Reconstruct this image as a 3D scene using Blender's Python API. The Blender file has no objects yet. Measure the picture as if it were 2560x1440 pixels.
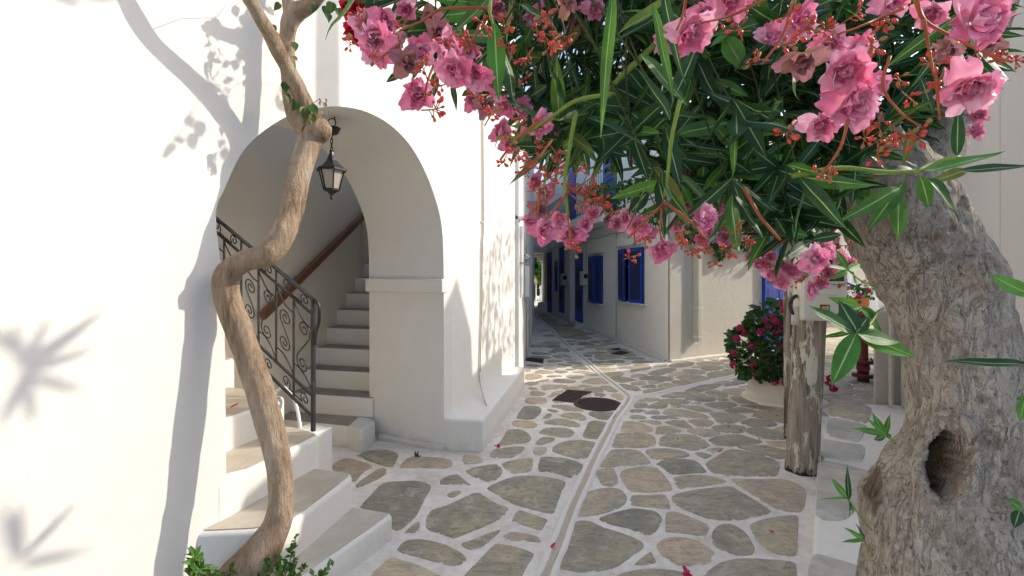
import bpy, bmesh, math, random
from mathutils import Vector, Matrix, noise
random.seed(7)
R = math.radians
scene = bpy.context.scene
COL = scene.collection

# ------------------------------------------------------------------ camera
EYE, HOR, F = 1.6, 680.0, 1200.0      # eye height (m), horizon row and focal length in photo pixels
cam_d = bpy.data.cameras.new('camera'); cam = bpy.data.objects.new('camera', cam_d); COL.objects.link(cam)
cam.location = (0, 0, EYE); cam.rotation_euler = (R(90), 0, 0)
cam_d.sensor_width = 36; cam_d.lens = F/2560*36; cam_d.shift_y = -(720-HOR)/2560
cam_d.clip_start = 0.05; cam_d.clip_end = 500
scene.camera = cam

# ------------------------------------------------------------------ light
SUN_EL = R(32); SUN_H = Vector((0.977, 0.215)).normalized()
SUN = Vector((SUN_H.x*math.cos(SUN_EL), SUN_H.y*math.cos(SUN_EL), math.sin(SUN_EL)))
w = bpy.data.worlds.new('World'); scene.world = w; w.use_nodes = True
wn = w.node_tree.nodes; sky = wn.new('ShaderNodeTexSky'); sky.sky_type = 'NISHITA'; sky.sun_disc = False
sky.sun_elevation = SUN_EL; sky.sun_rotation = math.atan2(SUN_H.x, SUN_H.y)
sky.air_density = 1.0; sky.dust_density = 2.4; sky.ozone_density = 1.0
wn['Background'].inputs['Strength'].default_value = 0.15
w.node_tree.links.new(sky.outputs[0], wn['Background'].inputs['Color'])
sd = bpy.data.lights.new('sun', 'SUN'); sd.energy = 2.1; sd.angle = R(0.55); sd.color = (1.0, 0.915, 0.79)
so = bpy.data.objects.new('sun', sd); COL.objects.link(so); so.location = (12, 4, 9)
so.rotation_euler = SUN.to_track_quat('Z', 'Y').to_euler()
vs = scene.view_settings; vs.view_transform = 'Standard'; vs.look = 'None'; vs.gamma = 1; vs.use_curve_mapping = False
vs.exposure = 0.98
scene.cycles.max_bounces = 6; scene.cycles.diffuse_bounces = 4; scene.cycles.glossy_bounces = 2; scene.cycles.transmission_bounces = 4; scene.cycles.transparent_max_bounces = 4
scene.cycles.use_adaptive_sampling = True; scene.cycles.adaptive_threshold = 0.035

# ------------------------------------------------------------------ coordinates
def W(x, y, d): return Vector(((x-1280)/F*d, d, EYE-(y-HOR)/F*d))          # a photo pixel at forward distance d
def G(x, y, z=0.0):                                                          # a photo pixel on a level at height z
    d = F*(EYE-z)/(y-HOR); return Vector(((x-1280)/F*d, d, z))
P0 = Vector((-1.46, 2.45)); T = Vector((0.41, 0.912)).normalized(); N = Vector((T.y, -T.x))   # arch wall: near jamb, along, outwards
def A(t, z, out=0.0): p = P0+T*t+N*out; return Vector((p.x, p.y, z))
def wall_tz(x, y):
    r = (x-1280)/F; t = (r*P0.y-P0.x)/(T.x-r*T.y); d = P0.y+T.y*t
    return t, EYE-(y-HOR)/F*d

# ------------------------------------------------------------------ mesh helpers
WL = {}
def wl(o): return WL[o.name] if o is not None else Vector((0, 0, 0))
def put(o, loc, parent=None):
    COL.objects.link(o); WL[o.name] = Vector(loc)
    if parent is not None: o.parent = parent
    o.location = Vector(loc)-wl(parent); return o
def empty(name, loc, label, cat, group=None):
    o = bpy.data.objects.new(name, None); o.empty_display_size = .1; put(o, loc); tag(o, label, cat, group); return o
def tag(o, label=None, cat=None, group=None, kind=None):
    if label: o['label'] = label
    if cat: o['category'] = cat
    if group: o['group'] = group
    if kind: o['kind'] = kind
    return o
def mk(name, vf, mat, parent=None, smooth=False, origin=None, bev=0, seg=2, uv=None, att=None):
    v, f = vf; v = [Vector(p) for p in v]
    if origin is None:
        lo = [min(p[i] for p in v) for i in range(3)]; hi = [max(p[i] for p in v) for i in range(3)]
        origin = Vector(((lo[0]+hi[0])/2, (lo[1]+hi[1])/2, lo[2]))
    origin = Vector(origin)
    me = bpy.data.meshes.new(name); me.from_pydata([p-origin for p in v], [], f)
    if smooth: me.polygons.foreach_set('use_smooth', [True]*len(me.polygons))
    if uv:
        l = me.uv_layers.new(name='UVMap')
        for lp in me.loops: l.data[lp.index].uv = uv[lp.vertex_index]
    if att:
        for k, vals in att.items():
            a = me.attributes.new(k, 'FLOAT', 'POINT'); a.data.foreach_set('value', vals)
    me.materials.append(mat); me.update()
    o = bpy.data.objects.new(name, me); put(o, origin, parent)
    if bev:
        b = o.modifiers.new('bevel', 'BEVEL'); b.width = bev; b.segments = seg; b.limit_method = 'ANGLE'; b.angle_limit = R(35)
        me.polygons.foreach_set('use_smooth', [True]*len(me.polygons))
        b.harden_normals = False
        ws = o.modifiers.new('wn', 'WEIGHTED_NORMAL'); ws.keep_sharp = False
    return o
def inst(name, me, loc, rot=None, scale=1.0, parent=None):
    o = bpy.data.objects.new(name, me); put(o, loc, parent)
    if rot is not None: o.rotation_euler = rot.to_euler() if hasattr(rot, 'to_euler') else rot
    o.scale = (scale,)*3 if isinstance(scale, (int, float)) else scale
    return o
def join(*vfs):
    V, Fc = [], []
    for v, f in vfs:
        n = len(V); V += [Vector(p) for p in v]; Fc += [tuple(i+n for i in q) for q in f]
    return V, Fc
def box(lo, hi):
    x0, y0, z0 = lo; x1, y1, z1 = hi
    return ([(x0,y0,z0),(x1,y0,z0),(x1,y1,z0),(x0,y1,z0),(x0,y0,z1),(x1,y0,z1),(x1,y1,z1),(x0,y1,z1)],
            [(3,2,1,0),(4,5,6,7),(0,1,5,4),(1,2,6,5),(2,3,7,6),(3,0,4,7)])
def obox(c, ux, uy, uz, sx, sy, sz):       # oriented box, centre c, half sizes along unit axes
    c = Vector(c); X, Y, Z = Vector(ux)*sx, Vector(uy)*sy, Vector(uz)*sz
    v = [c+X*a+Y*b+Z*e for e in (-1, 1) for a, b in ((-1,-1),(1,-1),(1,1),(-1,1))]
    return v, [(3,2,1,0),(4,5,6,7),(0,1,5,4),(1,2,6,5),(2,3,7,6),(3,0,4,7)]
def area2(p): return sum(p[i][0]*p[(i+1) % len(p)][1]-p[(i+1) % len(p)][0]*p[i][1] for i in range(len(p)))
def prism(poly, z0, z1):
    p = [(q[0], q[1]) for q in poly]
    if area2(p) < 0: p = p[::-1]
    n = len(p)
    return ([(x, y, z0) for x, y in p]+[(x, y, z1) for x, y in p],
            [tuple(range(n))[::-1], tuple(range(n, 2*n))]+[(i, (i+1) % n, n+(i+1) % n, n+i) for i in range(n)])
def frames(path):
    path = [Vector(p) for p in path]; n = len(path); tg = []
    for i in range(n):
        a = path[max(i-1, 0)]; b = path[min(i+1, n-1)]; t = (b-a); tg.append(t.normalized() if t.length > 1e-9 else Vector((0, 0, 1)))
    u = tg[0].cross(Vector((0.13, 0.2, 1)));
    if u.length < 1e-3: u = tg[0].cross(Vector((1, 0, 0)))
    u.normalize(); fr = []
    for t in tg:
        u = (u-t*u.dot(t)); u = u.normalized() if u.length > 1e-6 else t.orthogonal().normalized()
        fr.append((t, u, t.cross(u)))
    return path, fr
def tube(path, rad, n=8, cap=True):
    path, fr = frames(path); V, Fc = [], []
    if isinstance(rad, (int, float)): rad = [rad]*len(path)
    for p, r, (t, u, b) in zip(path, rad, fr):
        for k in range(n):
            a = 2*math.pi*k/n; V.append(p+(u*math.cos(a)+b*math.sin(a))*r)
    for i in range(len(path)-1):
        for k in range(n):
            Fc.append((i*n+k, i*n+(k+1) % n, (i+1)*n+(k+1) % n, (i+1)*n+k))
    if cap:
        Fc.append(tuple(range(n))[::-1]); Fc.append(tuple(range((len(path)-1)*n, len(path)*n)))
    return V, Fc
def lathe(c, prof, n=24):                   # prof: (radius, z) from bottom to top
    V, Fc = [], []; c = Vector(c)
    for r, z in prof:
        for k in range(n):
            a = 2*math.pi*k/n; V.append(c+Vector((r*math.cos(a), r*math.sin(a), z)))
    for i in range(len(prof)-1):
        for k in range(n): Fc.append((i*n+k, i*n+(k+1) % n, (i+1)*n+(k+1) % n, (i+1)*n+k))
    Fc.append(tuple(range(n))[::-1]); Fc.append(tuple(range((len(prof)-1)*n, len(prof)*n)))
    return V, Fc
def cat(pts, m=6):                          # Catmull-Rom through points of any dimension
    pts = [Vector(p) for p in pts]; q = [2*pts[0]-pts[1]]+pts+[2*pts[-1]-pts[-2]]; out = []
    for i in range(1, len(q)-2):
        for k in range(m):
            t = k/m; a, b, c, d = q[i-1:i+3]
            out.append(0.5*((2*b)+(c-a)*t+(2*a-5*b+4*c-d)*t*t+(3*b-a-3*c+d)*t**3))
    out.append(pts[-1]); return out
def chaikin(p, it=1):
    for _ in range(it):
        q = []
        for i in range(len(p)):
            a, b = Vector(p[i]), Vector(p[(i+1) % len(p)]); q += [a*.75+b*.25, a*.25+b*.75]
        p = q
    return p
def inside(pt, poly):
    x, y = pt[0], pt[1]; c = False; j = len(poly)-1
    for i in range(len(poly)):
        xi, yi = poly[i][0], poly[i][1]; xj, yj = poly[j][0], poly[j][1]
        if (yi > y) != (yj > y) and x < (xj-xi)*(y-yi)/(yj-yi)+xi: c = not c
        j = i
    return c

# ------------------------------------------------------------------ materials
class NT:
    def __init__(s, name):
        s.m = bpy.data.materials.new(name); s.m.use_nodes = True; s.t = s.m.node_tree; s.N = s.t.nodes; s.bsdf = s.N['Principled BSDF']; s.out = s.N['Material Output']
    def n(s, ty, **kw):
        nd = s.N.new('ShaderNode'+ty)
        for k, v in kw.items():
            if k.startswith('i_'):
                k = k[2:]; sock = nd.inputs[int(k)] if k.isdigit() else nd.inputs[k.replace('_', ' ')]
                s.set(sock, v)
            else: setattr(nd, k, v)
        return nd
    def set(s, sock, v):
        if hasattr(v, 'is_output') or isinstance(v, bpy.types.NodeSocket): s.t.links.new(v, sock)
        else: sock.default_value = v
    def math(s, op, a, b=0.0, c=None, clamp=False):
        nd = s.n('Math', operation=op); nd.use_clamp = clamp; s.set(nd.inputs[0], a); s.set(nd.inputs[1], b)
        if c is not None: s.set(nd.inputs[2], c)
        return nd.outputs[0]
    def mix(s, f, a, b, mode='MIX'):
        nd = s.n('Mix', data_type='RGBA', blend_type=mode); s.set(nd.inputs[0], f); s.set(nd.inputs[6], a); s.set(nd.inputs[7], b); return nd.outputs[2]
    def ramp(s, f, stops, interp='LINEAR'):
        nd = s.n('ValToRGB'); cr = nd.color_ramp; cr.interpolation = interp
        while len(cr.elements) < len(stops): cr.elements.new(0.5)
        for e, (p, c) in zip(cr.elements, stops): e.position = p; e.color = c if len(c) == 4 else (*c, 1)
        s.set(nd.inputs[0], f); return nd.outputs[0]
    def noise(s, scale, vec=None, detail=4, rough=.55, dist=0.0):
        nd = s.n('TexNoise'); nd.inputs['Scale'].default_value = scale; nd.inputs['Detail'].default_value = detail
        nd.inputs['Roughness'].default_value = rough; nd.inputs['Distortion'].default_value = dist
        s.set(nd.inputs['Vector'], vec if vec is not None else s.pos()); return nd.outputs[0]
    def pos(s):
        if not hasattr(s, '_p'): s._p = s.n('NewGeometry')
        return s._p.outputs['Position']
    def obj(s):
        if not hasattr(s, '_o'): s._o = s.n('TexCoord')
        return s._o.outputs['Object']
    def rnd(s):
        if not hasattr(s, '_r'):
            g = s.n('NewGeometry'); oi = s.n('ObjectInfo'); s._r = s.math('FRACT', s.math('ADD', g.outputs['Random Per Island'], oi.outputs['Random']))
        return s._r
    def mapv(s, vec, sc):
        nd = s.n('Mapping'); s.set(nd.inputs['Vector'], vec); nd.inputs['Scale'].default_value = sc; return nd.outputs[0]
    def bump(s, h, strength=.3, dist=.01, normal=None):
        nd = s.n('Bump'); nd.inputs['Strength'].default_value = strength; nd.inputs['Distance'].default_value = dist; s.set(nd.inputs['Height'], h)
        if normal is not None: s.set(nd.inputs['Normal'], normal)
        s.set(s.bsdf.inputs['Normal'], nd.outputs[0]); return nd.outputs[0]
    def fin(s, col=None, rough=.8, spec=.3, metal=0.0):
        if col is not None: s.set(s.bsdf.inputs['Base Color'], col if not isinstance(col, tuple) else (*col, 1)[:4])
        s.set(s.bsdf.inputs['Roughness'], rough); s.bsdf.inputs['Specular IOR Level'].default_value = spec; s.set(s.bsdf.inputs['Metallic'], metal)
        return s.m
c4 = lambda *c: (*c, 1)
def M_white(name='whitewash', base=(.77, .745, .695), stain=.12, rough_bump=.35):
    s = NT(name); a = s.noise(1.3, detail=4); b = s.noise(7, detail=5, rough=.65); c = s.noise(38, detail=3, rough=.6); o = s.pos()
    dirt = s.ramp(s.math('MULTIPLY', a, b), [(.16, (0, 0, 0)), (.42, (1, 1, 1))])
    col = s.mix(s.math('MULTIPLY', dirt, stain), c4(*base), c4(base[0]*.72, base[1]*.68, base[2]*.60))
    patch = s.ramp(s.noise(2.1, detail=3, rough=.6, dist=.8), [(.50, (0, 0, 0)), (.53, (1, 1, 1))])          # overlapping coats of limewash
    col = s.mix(s.math('MULTIPLY', patch, .055+stain*.2), col, c4(base[0]*.86, base[1]*.85, base[2]*.82))
    z = s.n('SeparateXYZ'); s.set(z.inputs[0], o)                                                             # splashed dirt patches along the foot
    spl = s.ramp(s.math('SUBTRACT', s.math('MULTIPLY', s.noise(9, detail=5, rough=.7), .34), z.outputs[2]), [(.06, (0, 0, 0)), (.15, (1, 1, 1))])
    col = s.mix(s.math('MULTIPLY', spl, .35), col, c4(.50, .445, .37))
    h = s.math('ADD', s.math('ADD', s.math('MULTIPLY', b, .8), s.math('MULTIPLY', c, .22)), s.math('MULTIPLY', patch, .12))
    s.bump(h, rough_bump, .014); return s.fin(col, .85, .15)
MW = M_white()
MWcream = M_white('cream_plaster', (.66, .61, .52), .22, .5)
MWhall = M_white('hall_plaster', (.86, .76, .62), .08, .25)
MWalley = M_white('alley_whitewash', (.84, .80, .715), .12, .35)
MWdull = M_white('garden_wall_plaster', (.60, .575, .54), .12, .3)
MWdirty = M_white('worn_whitewash', (.74, .71, .66), .35, .55)
def M_mortar():
    s = NT('painted_mortar'); a = s.noise(2.2, detail=5); b = s.noise(14, detail=6, rough=.7); c = s.noise(60, detail=3)
    col = s.mix(s.ramp(s.math('ADD', s.math('MULTIPLY', a, .5), s.math('MULTIPLY', b, .5)), [(.40, (0, 0, 0)), (.62, (1, 1, 1))]), c4(.80, .76, .69), c4(.58, .525, .45))
    specks = s.ramp(s.noise(90, detail=1), [(.71, (0, 0, 0)), (.74, (1, 1, 1))])
    col = s.mix(s.math('MULTIPLY', specks, .5), col, c4(.2, .17, .13))
    s.bump(s.math('ADD', b, s.math('MULTIPLY', c, .35)), .35, .012); return s.fin(col, .85, .2)
MMORT = M_mortar()
def M_channel():
    s = NT('worn_channel'); at = s.n('Attribute', attribute_name='trough').outputs['Fac']; a = s.noise(16, detail=6, rough=.7); b = s.noise(45, detail=4)
    d = s.ramp(s.math('ADD', at, s.math('SUBTRACT', a, .5)), [(.35, (0, 0, 0)), (.7, (1, 1, 1))]); col = s.mix(d, c4(.76, .72, .655), c4(.52, .44, .35)); s.bump(s.math('ADD', a, s.math('MULTIPLY', b, .4)), .7, .015); return s.fin(col, .85, .2)
MCHAN = M_channel()
def M_stone(name='schist', dark=1.0):
    s = NT(name); r = s.rnd(); o = s.pos()
    base = s.ramp(r, [(0, (.25, .238, .195)), (.2, (.39, .345, .265)), (.38, (.29, .268, .212)), (.55, (.45, .395, .305)), (.72, (.33, .30, .235)), (.88, (.47, .39, .30)), (1, (.265, .255, .215))])
    big = s.noise(4.5, o, 5, .6, .6); fine = s.noise(30, o, 6, .7); str_ = s.noise(9, s.mapv(o, (1, 3.2, 1)), 6, .65, 1.2)
    col = s.mix(s.ramp(big, [(.38, (0, 0, 0)), (.62, (1, 1, 1))]), base, s.mix(1.0, base, c4(1.34, 1.26, 1.10), 'MULTIPLY'))
    col = s.mix(s.ramp(str_, [(.46, (0, 0, 0)), (.66, (.8, .8, .8))]), col, s.mix(1.0, col, c4(.62, .60, .57), 'MULTIPLY'))
    lich = s.ramp(s.noise(6.5, o, 6, .72, .8), [(.54, (0, 0, 0)), (.66, (1, 1, 1))])
    col = s.mix(s.math('MULTIPLY', lich, .5), col, c4(.60, .55, .46))
    col = s.mix(s.math('MULTIPLY', s.ramp(fine, [(.30, (1, 1, 1)), (.46, (0, 0, 0))]), .5), col, c4(.10, .09, .075))
    at = s.n('Attribute', attribute_name='rim').outputs['Fac']
    wear = s.math('ADD', at, s.math('MULTIPLY', s.math('SUBTRACT', s.noise(11, o, 5, .7), .5), 1.5))
    col = s.mix(s.ramp(wear, [(.88, (0, 0, 0)), (1.0, (1, 1, 1))]), col, c4(.75, .725, .675))
    sp = s.ramp(s.noise(120, o, 1), [(.74, (0, 0, 0)), (.76, (1, 1, 1))])
    col = s.mix(s.math('MULTIPLY', sp, .7), col, c4(.7, .68, .64))
    if dark != 1: col = s.mix(1.0, col, c4(dark, dark, dark), 'MULTIPLY')
    s.bump(s.math('ADD', s.math('MULTIPLY', str_, .8), s.math('ADD', big, s.math('MULTIPLY', fine, .45))), .55, .012)
    return s.fin(col, .72, .3)
MST = M_stone()
def M_pale():
    s = NT('pale_flagstone'); o = s.pos(); r = s.rnd(); a = s.noise(6, o, 6, .7, .5); b = s.noise(30, s.mapv(o, (1, 3, 1)), 6, .7)
    base = s.ramp(r, [(0, (.42, .385, .32)), (.5, (.50, .45, .36)), (1, (.46, .43, .375))])
    col = s.mix(s.ramp(a, [(.4, (0, 0, 0)), (.65, (1, 1, 1))]), base, c4(.60, .56, .485)); col = s.mix(s.math('MULTIPLY', s.ramp(b, [(.3, (1, 1, 1)), (.42, (0, 0, 0))]), .5), col, c4(.22, .18, .13))
    at = s.n('Attribute', attribute_name='rim').outputs['Fac']; wear = s.math('ADD', at, s.math('MULTIPLY', s.math('SUBTRACT', s.noise(9, o, 5, .7), .5), 1.5))
    col = s.mix(s.ramp(wear, [(.7, (0, 0, 0)), (.95, (1, 1, 1))]), col, c4(.66, .64, .59)); s.bump(s.math('ADD', a, b), .4, .01); return s.fin(col, .75, .25)
MSTP = M_pale()
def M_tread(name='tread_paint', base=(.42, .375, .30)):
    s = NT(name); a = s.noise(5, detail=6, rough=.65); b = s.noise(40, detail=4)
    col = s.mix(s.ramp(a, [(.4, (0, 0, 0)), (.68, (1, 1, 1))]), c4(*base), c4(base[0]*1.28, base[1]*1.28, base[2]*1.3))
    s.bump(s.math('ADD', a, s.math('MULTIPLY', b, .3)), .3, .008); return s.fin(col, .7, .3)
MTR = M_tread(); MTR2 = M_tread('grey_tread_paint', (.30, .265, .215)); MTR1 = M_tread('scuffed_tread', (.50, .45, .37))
MWledge = M_white('ledge_whitewash', (.80, .745, .65), .15, .35)
def M_simple(name, col, rough=.5, spec=.4, metal=0, var=.15, scale=20, bump=.1):
    s = NT(name); a = s.noise(scale, detail=5)
    c = s.mix(a, c4(*[x*(1-var) for x in col]), c4(*[min(1, x*(1+var)) for x in col])); s.bump(a, bump, .004); return s.fin(c, rough, spec, metal)
MBLUE = M_simple('blue_paint', (.012, .055, .36), .4, .4, var=.25, scale=8)
MBLUED = M_simple('dark_shutter_panel', (.012, .020, .07), .45, .4, var=.3)
MWOOD = M_simple('brown_handrail_wood', (.19, .075, .028), .4, .5, var=.35, scale=30)
MPLAS = M_simple('ivory_plastic', (.62, .585, .48), .45, .4, var=.06, scale=6, bump=.04)
MPVC = M_simple('white_plastic_pipe', (.72, .71, .68), .45, .4, var=.05)
MCAB = M_simple('cable_sheath', (.55, .50, .44), .6, .3, var=.2)
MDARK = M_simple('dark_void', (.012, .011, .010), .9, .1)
MGLASS = M_simple('dark_glass', (.03, .035, .04), .08, .6, bump=0)
MRED = M_simple('dark_red_paint', (.11, .010, .012), .45, .45, var=.3)
MTERRA = M_simple('terracotta', (.36, .12, .05), .8, .2)
MGREYBOX = M_simple('grey_metal_box', (.38, .38, .37), .5, .4)
MORANGE = M_simple('orange_sign', (.7, .28, .03), .6, .3)
MBLACKTXT = M_simple('black_marker', (.05, .045, .04), .7, .2)
def M_iron():
    s = NT('wrought_iron'); a = s.noise(14, detail=5, rough=.65)
    col = s.mix(s.ramp(a, [(.60, (0, 0, 0)), (.72, (1, 1, 1))]), c4(.018, .019, .020), c4(.15, .07, .032)); s.bump(s.noise(80, detail=3), .3, .002)
    return s.fin(col, s.ramp(a, [(.5, (.42,)*3), (.65, (.85,)*3)]), .5)
MIRON = M_iron()
def M_grate():
    s = NT('rusty_cast_iron'); a = s.noise(25, detail=5, rough=.7)
    s.bump(a, .4, .004); return s.fin(s.mix(a, c4(.022, .018, .015), c4(.085, .058, .042)), .7, .4)
MGRATE = M_grate()
def M_vinebark():
    s = NT('vine_bark'); o = s.pos(); a = s.noise(9, s.mapv(o, (1, 1, .25)), 6, .65, .5); b = s.noise(55, s.mapv(o, (1, 1, .22)), 5, .7)
    col = s.ramp(s.math('ADD', s.math('MULTIPLY', a, .6), s.math('MULTIPLY', b, .4)), [(.34, (.15, .095, .055)), (.45, (.33, .235, .155)), (.56, (.45, .345, .25)), (.7, (.56, .47, .37))])
    s.bump(s.math('ADD', b, s.math('MULTIPLY', a, .6)), 1.0, .03); return s.fin(col, .9, .1)
MVINE = M_vinebark()
def M_bark():
    s = NT('oleander_bark'); o = s.pos(); a = s.noise(5, o, 6, .6, .6); b = s.noise(34, s.mapv(o, (1, 1, .5)), 6, .7, 1.0); c = s.noise(90, o, 3)
    m = s.math('ADD', s.math('MULTIPLY', a, .5), s.math('MULTIPLY', b, .5))
    col = s.ramp(m, [(.34, (.24, .18, .13)), (.45, (.47, .39, .31)), (.55, (.60, .52, .43)), (.7, (.68, .61, .53))])
    pale = s.ramp(s.noise(8, o, 6, .75), [(.56, (0, 0, 0)), (.66, (1, 1, 1))])
    low = s.n('SeparateXYZ'); s.set(low.inputs[0], o)
    lowm = s.ramp(low.outputs[2], [(.45, (1, 1, 1)), (1.25, (.15, .15, .15))])
    col = s.mix(s.math('MULTIPLY', s.math('MULTIPLY', pale, lowm), .95), col, c4(.74, .71, .66))
    brown = s.ramp(s.noise(6.3, o, 4, .6, 1.0), [(.62, (0, 0, 0)), (.72, (1, 1, 1))])
    col = s.mix(s.math('MULTIPLY', brown, .7), col, c4(.22, .15, .095))
    fleck = s.ramp(s.noise(60, s.mapv(o, (1, 1, .4)), 5, .75, 1.2), [(.36, (1, 1, 1)), (.45, (0, 0, 0))]); col = s.mix(s.math('MULTIPLY', fleck, .8), col, c4(.12, .09, .065))
    fis = s.ramp(s.math('ABSOLUTE', s.math('SUBTRACT', s.noise(17, s.mapv(o, (1, 1, .22)), 5, .7, 1.6), .5)), [(.008, (1, 1, 1)), (.03, (0, 0, 0))]); col = s.mix(s.math('MULTIPLY', s.math('MULTIPLY', fis, s.ramp(a, [(.42, (0, 0, 0)), (.6, (1, 1, 1))])), .55), col, c4(.17, .125, .09))
    light = s.ramp(s.noise(45, o, 4, .7), [(.56, (0, 0, 0)), (.68, (1, 1, 1))]); col = s.mix(s.math('MULTIPLY', light, .4), col, c4(.74, .68, .60))
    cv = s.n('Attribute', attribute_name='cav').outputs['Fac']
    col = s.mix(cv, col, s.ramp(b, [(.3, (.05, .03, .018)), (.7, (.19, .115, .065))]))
    e2 = s.noise(70, s.mapv(o, (1, 1, .35)), 5, .75, 1.5); h = s.math('ADD', s.math('MULTIPLY', b, .8), s.math('ADD', s.math('MULTIPLY', c, .25), s.math('MULTIPLY', e2, .5))); h = s.math('SUBTRACT', h, s.math('MULTIPLY', fis, .18))
    s.bump(h, 1.0, .022); return s.fin(col, .88, .1)
MBARK = M_bark()
def M_pole():
    s = NT('weathered_painted_wood'); o = s.pos(); st = s.mapv(o, (1, 1, .07)); a = s.noise(26, st, 6, .7, .3); b = s.noise(14, s.mapv(o, (1, 1, .22)), 6, .75); g = s.noise(3, o, 3)
    wood = s.ramp(a, [(.34, (.085, .065, .05)), (.48, (.25, .205, .165)), (.66, (.38, .33, .28))])
    fl = s.ramp(s.math('ADD', b, s.math('MULTIPLY', s.math('SUBTRACT', g, .5), .35)), [(.545, (0, 0, 0)), (.565, (1, 1, 1))])
    zz = s.n('SeparateXYZ'); s.set(zz.inputs[0], o); rot = s.ramp(s.math('SUBTRACT', s.math('MULTIPLY', s.noise(30, o, 4), .22), zz.outputs[2]), [(.08, (0, 0, 0)), (.10, (1, 1, 1))])
    col = s.mix(fl, wood, c4(.58, .54, .46)); col = s.mix(rot, col, c4(.03, .024, .02)); s.bump(s.math('ADD', a, s.math('MULTIPLY', fl, .35)), .7, .008); return s.fin(col, .85, .15)
MPOLE = M_pole()
def M_leaf(name, ramp, rib=(.34, .45, .20), trans=.14, rough=.48, ribw=.035):
    s = NT(name); r = s.rnd(); u = s.n('UVMap'); sx = s.n('SeparateXYZ'); s.set(sx.inputs[0], u.outputs[0])
    du = s.math('ABSOLUTE', s.math('SUBTRACT', sx.outputs[0], .5))
    col = s.ramp(r, ramp); v = s.noise(18, detail=3); col = s.mix(1.0, col, s.ramp(v, [(.3, (.75,)*3), (.7, (1.25,)*3)]), 'MULTIPLY')
    veins = s.n('TexWave', wave_type='BANDS', bands_direction='Y'); veins.inputs['Scale'].default_value = 11; veins.inputs['Distortion'].default_value = 0
    cv = s.n('CombineXYZ'); s.set(cv.inputs[0], 0.0); s.set(cv.inputs[1], s.math('SUBTRACT', sx.outputs[1], s.math('MULTIPLY', du, .35))); s.set(veins.inputs['Vector'], cv.outputs[0])
    ribm = s.ramp(du, [(ribw*.6, (1, 1, 1)), (ribw*1.5, (0, 0, 0))])
    col2 = s.mix(ribm, col, c4(*rib))
    s.bump(s.math('ADD', s.math('MULTIPLY', veins.outputs[1], .25), ribm), .25, .003)
    s.fin(col2, rough, .3)
    tr = s.n('BsdfTranslucent'); s.set(tr.inputs[0], s.mix(1.0, col2, c4(1.6, 1.9, .7), 'MULTIPLY'))
    mx = s.n('MixShader'); mx.inputs[0].default_value = trans; s.t.links.new(s.bsdf.outputs[0], mx.inputs[1]); s.t.links.new(tr.outputs[0], mx.inputs[2]); s.t.links.new(mx.outputs[0], s.out.inputs[0])
    return s.m
MLEAF = M_leaf('oleander_leaf', [(0, (.014, .046, .018)), (.3, (.030, .085, .030)), (.55, (.022, .066, .030)), (.8, (.048, .13, .026)), (.95, (.085, .20, .03)), (1, (.20, .19, .04))])
MLEAFY = M_leaf('young_oleander_leaf', [(0, (.05, .17, .02)), (.5, (.08, .24, .025)), (1, (.13, .30, .04))])
MLEAFD = M_leaf('dark_foliage', [(0, (.012, .040, .012)), (.5, (.026, .078, .018)), (1, (.06, .14, .02))], rib=(.07, .14, .04), trans=.25)
MLEAFV = M_leaf('vine_leaf', [(0, (.025, .06, .012)), (.6, (.05, .11, .02)), (1, (.12, .13, .025))], rib=(.10, .14, .04))
MSPRIG = M_leaf('shrub_leaf', [(0, (.03, .09, .012)), (.5, (.06, .16, .02)), (1, (.11, .22, .03))], rib=(.12, .2, .05))
def M_petal(name, ramp, centre, trans=.35):
    s = NT(name); r = s.rnd(); u = s.n('UVMap'); sx = s.n('SeparateXYZ'); s.set(sx.inputs[0], u.outputs[0])
    col = s.ramp(r, ramp); col = s.mix(s.ramp(sx.outputs[1], [(.0, (1, 1, 1)), (.45, (0, 0, 0))]), col, c4(*centre))
    v = s.noise(60, detail=3); col = s.mix(1.0, col, s.ramp(v, [(.3, (.86,)*3), (.7, (1.12,)*3)]), 'MULTIPLY')
    s.bump(s.noise(120, detail=2), .2, .002); s.fin(col, .55, .25)
    tr = s.n('BsdfTranslucent'); s.set(tr.inputs[0], col); mx = s.n('MixShader'); mx.inputs[0].default_value = trans
    s.t.links.new(s.bsdf.outputs[0], mx.inputs[1]); s.t.links.new(tr.outputs[0], mx.inputs[2]); s.t.links.new(mx.outputs[0], s.out.inputs[0]); return s.m
MPET = M_petal('pink_petal', [(0, (.95, .27, .46)), (.4, (.97, .38, .57)), (.75, (.98, .60, .73)), (1, (.94, .28, .46))], (.98, .74, .77), .28)
MWILT = M_petal('wilted_petal', [(0, (.50, .20, .30)), (.5, (.55, .27, .20)), (1, (.40, .17, .24))], (.5, .3, .15), .25)
MMAG = M_petal('magenta_petal', [(0, (.55, .02, .13)), (.5, (.70, .04, .20)), (1, (.78, .10, .30))], (.6, .03, .16))
MREDF = M_petal('scarlet_petal', [(0, (.65, .02, .03)), (1, (.75, .03, .10))], (.5, .02, .03))
MBUD = M_simple('red_bud', (.58, .05, .035), .4, .4, var=.4, scale=40)
MSTALK = M_simple('red_brown_stalk', (.34, .085, .035), .55, .3, var=.35, scale=40)
MGSTEM = M_simple('green_stem', (.18, .26, .035), .55, .3, var=.3, scale=30)
MTWIG = M_simple('dark_twig', (.055, .065, .022), .7, .2, var=.3)
MDRY = M_simple('dry_brown_calyx', (.30, .16, .07), .8, .2, var=.3)

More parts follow.
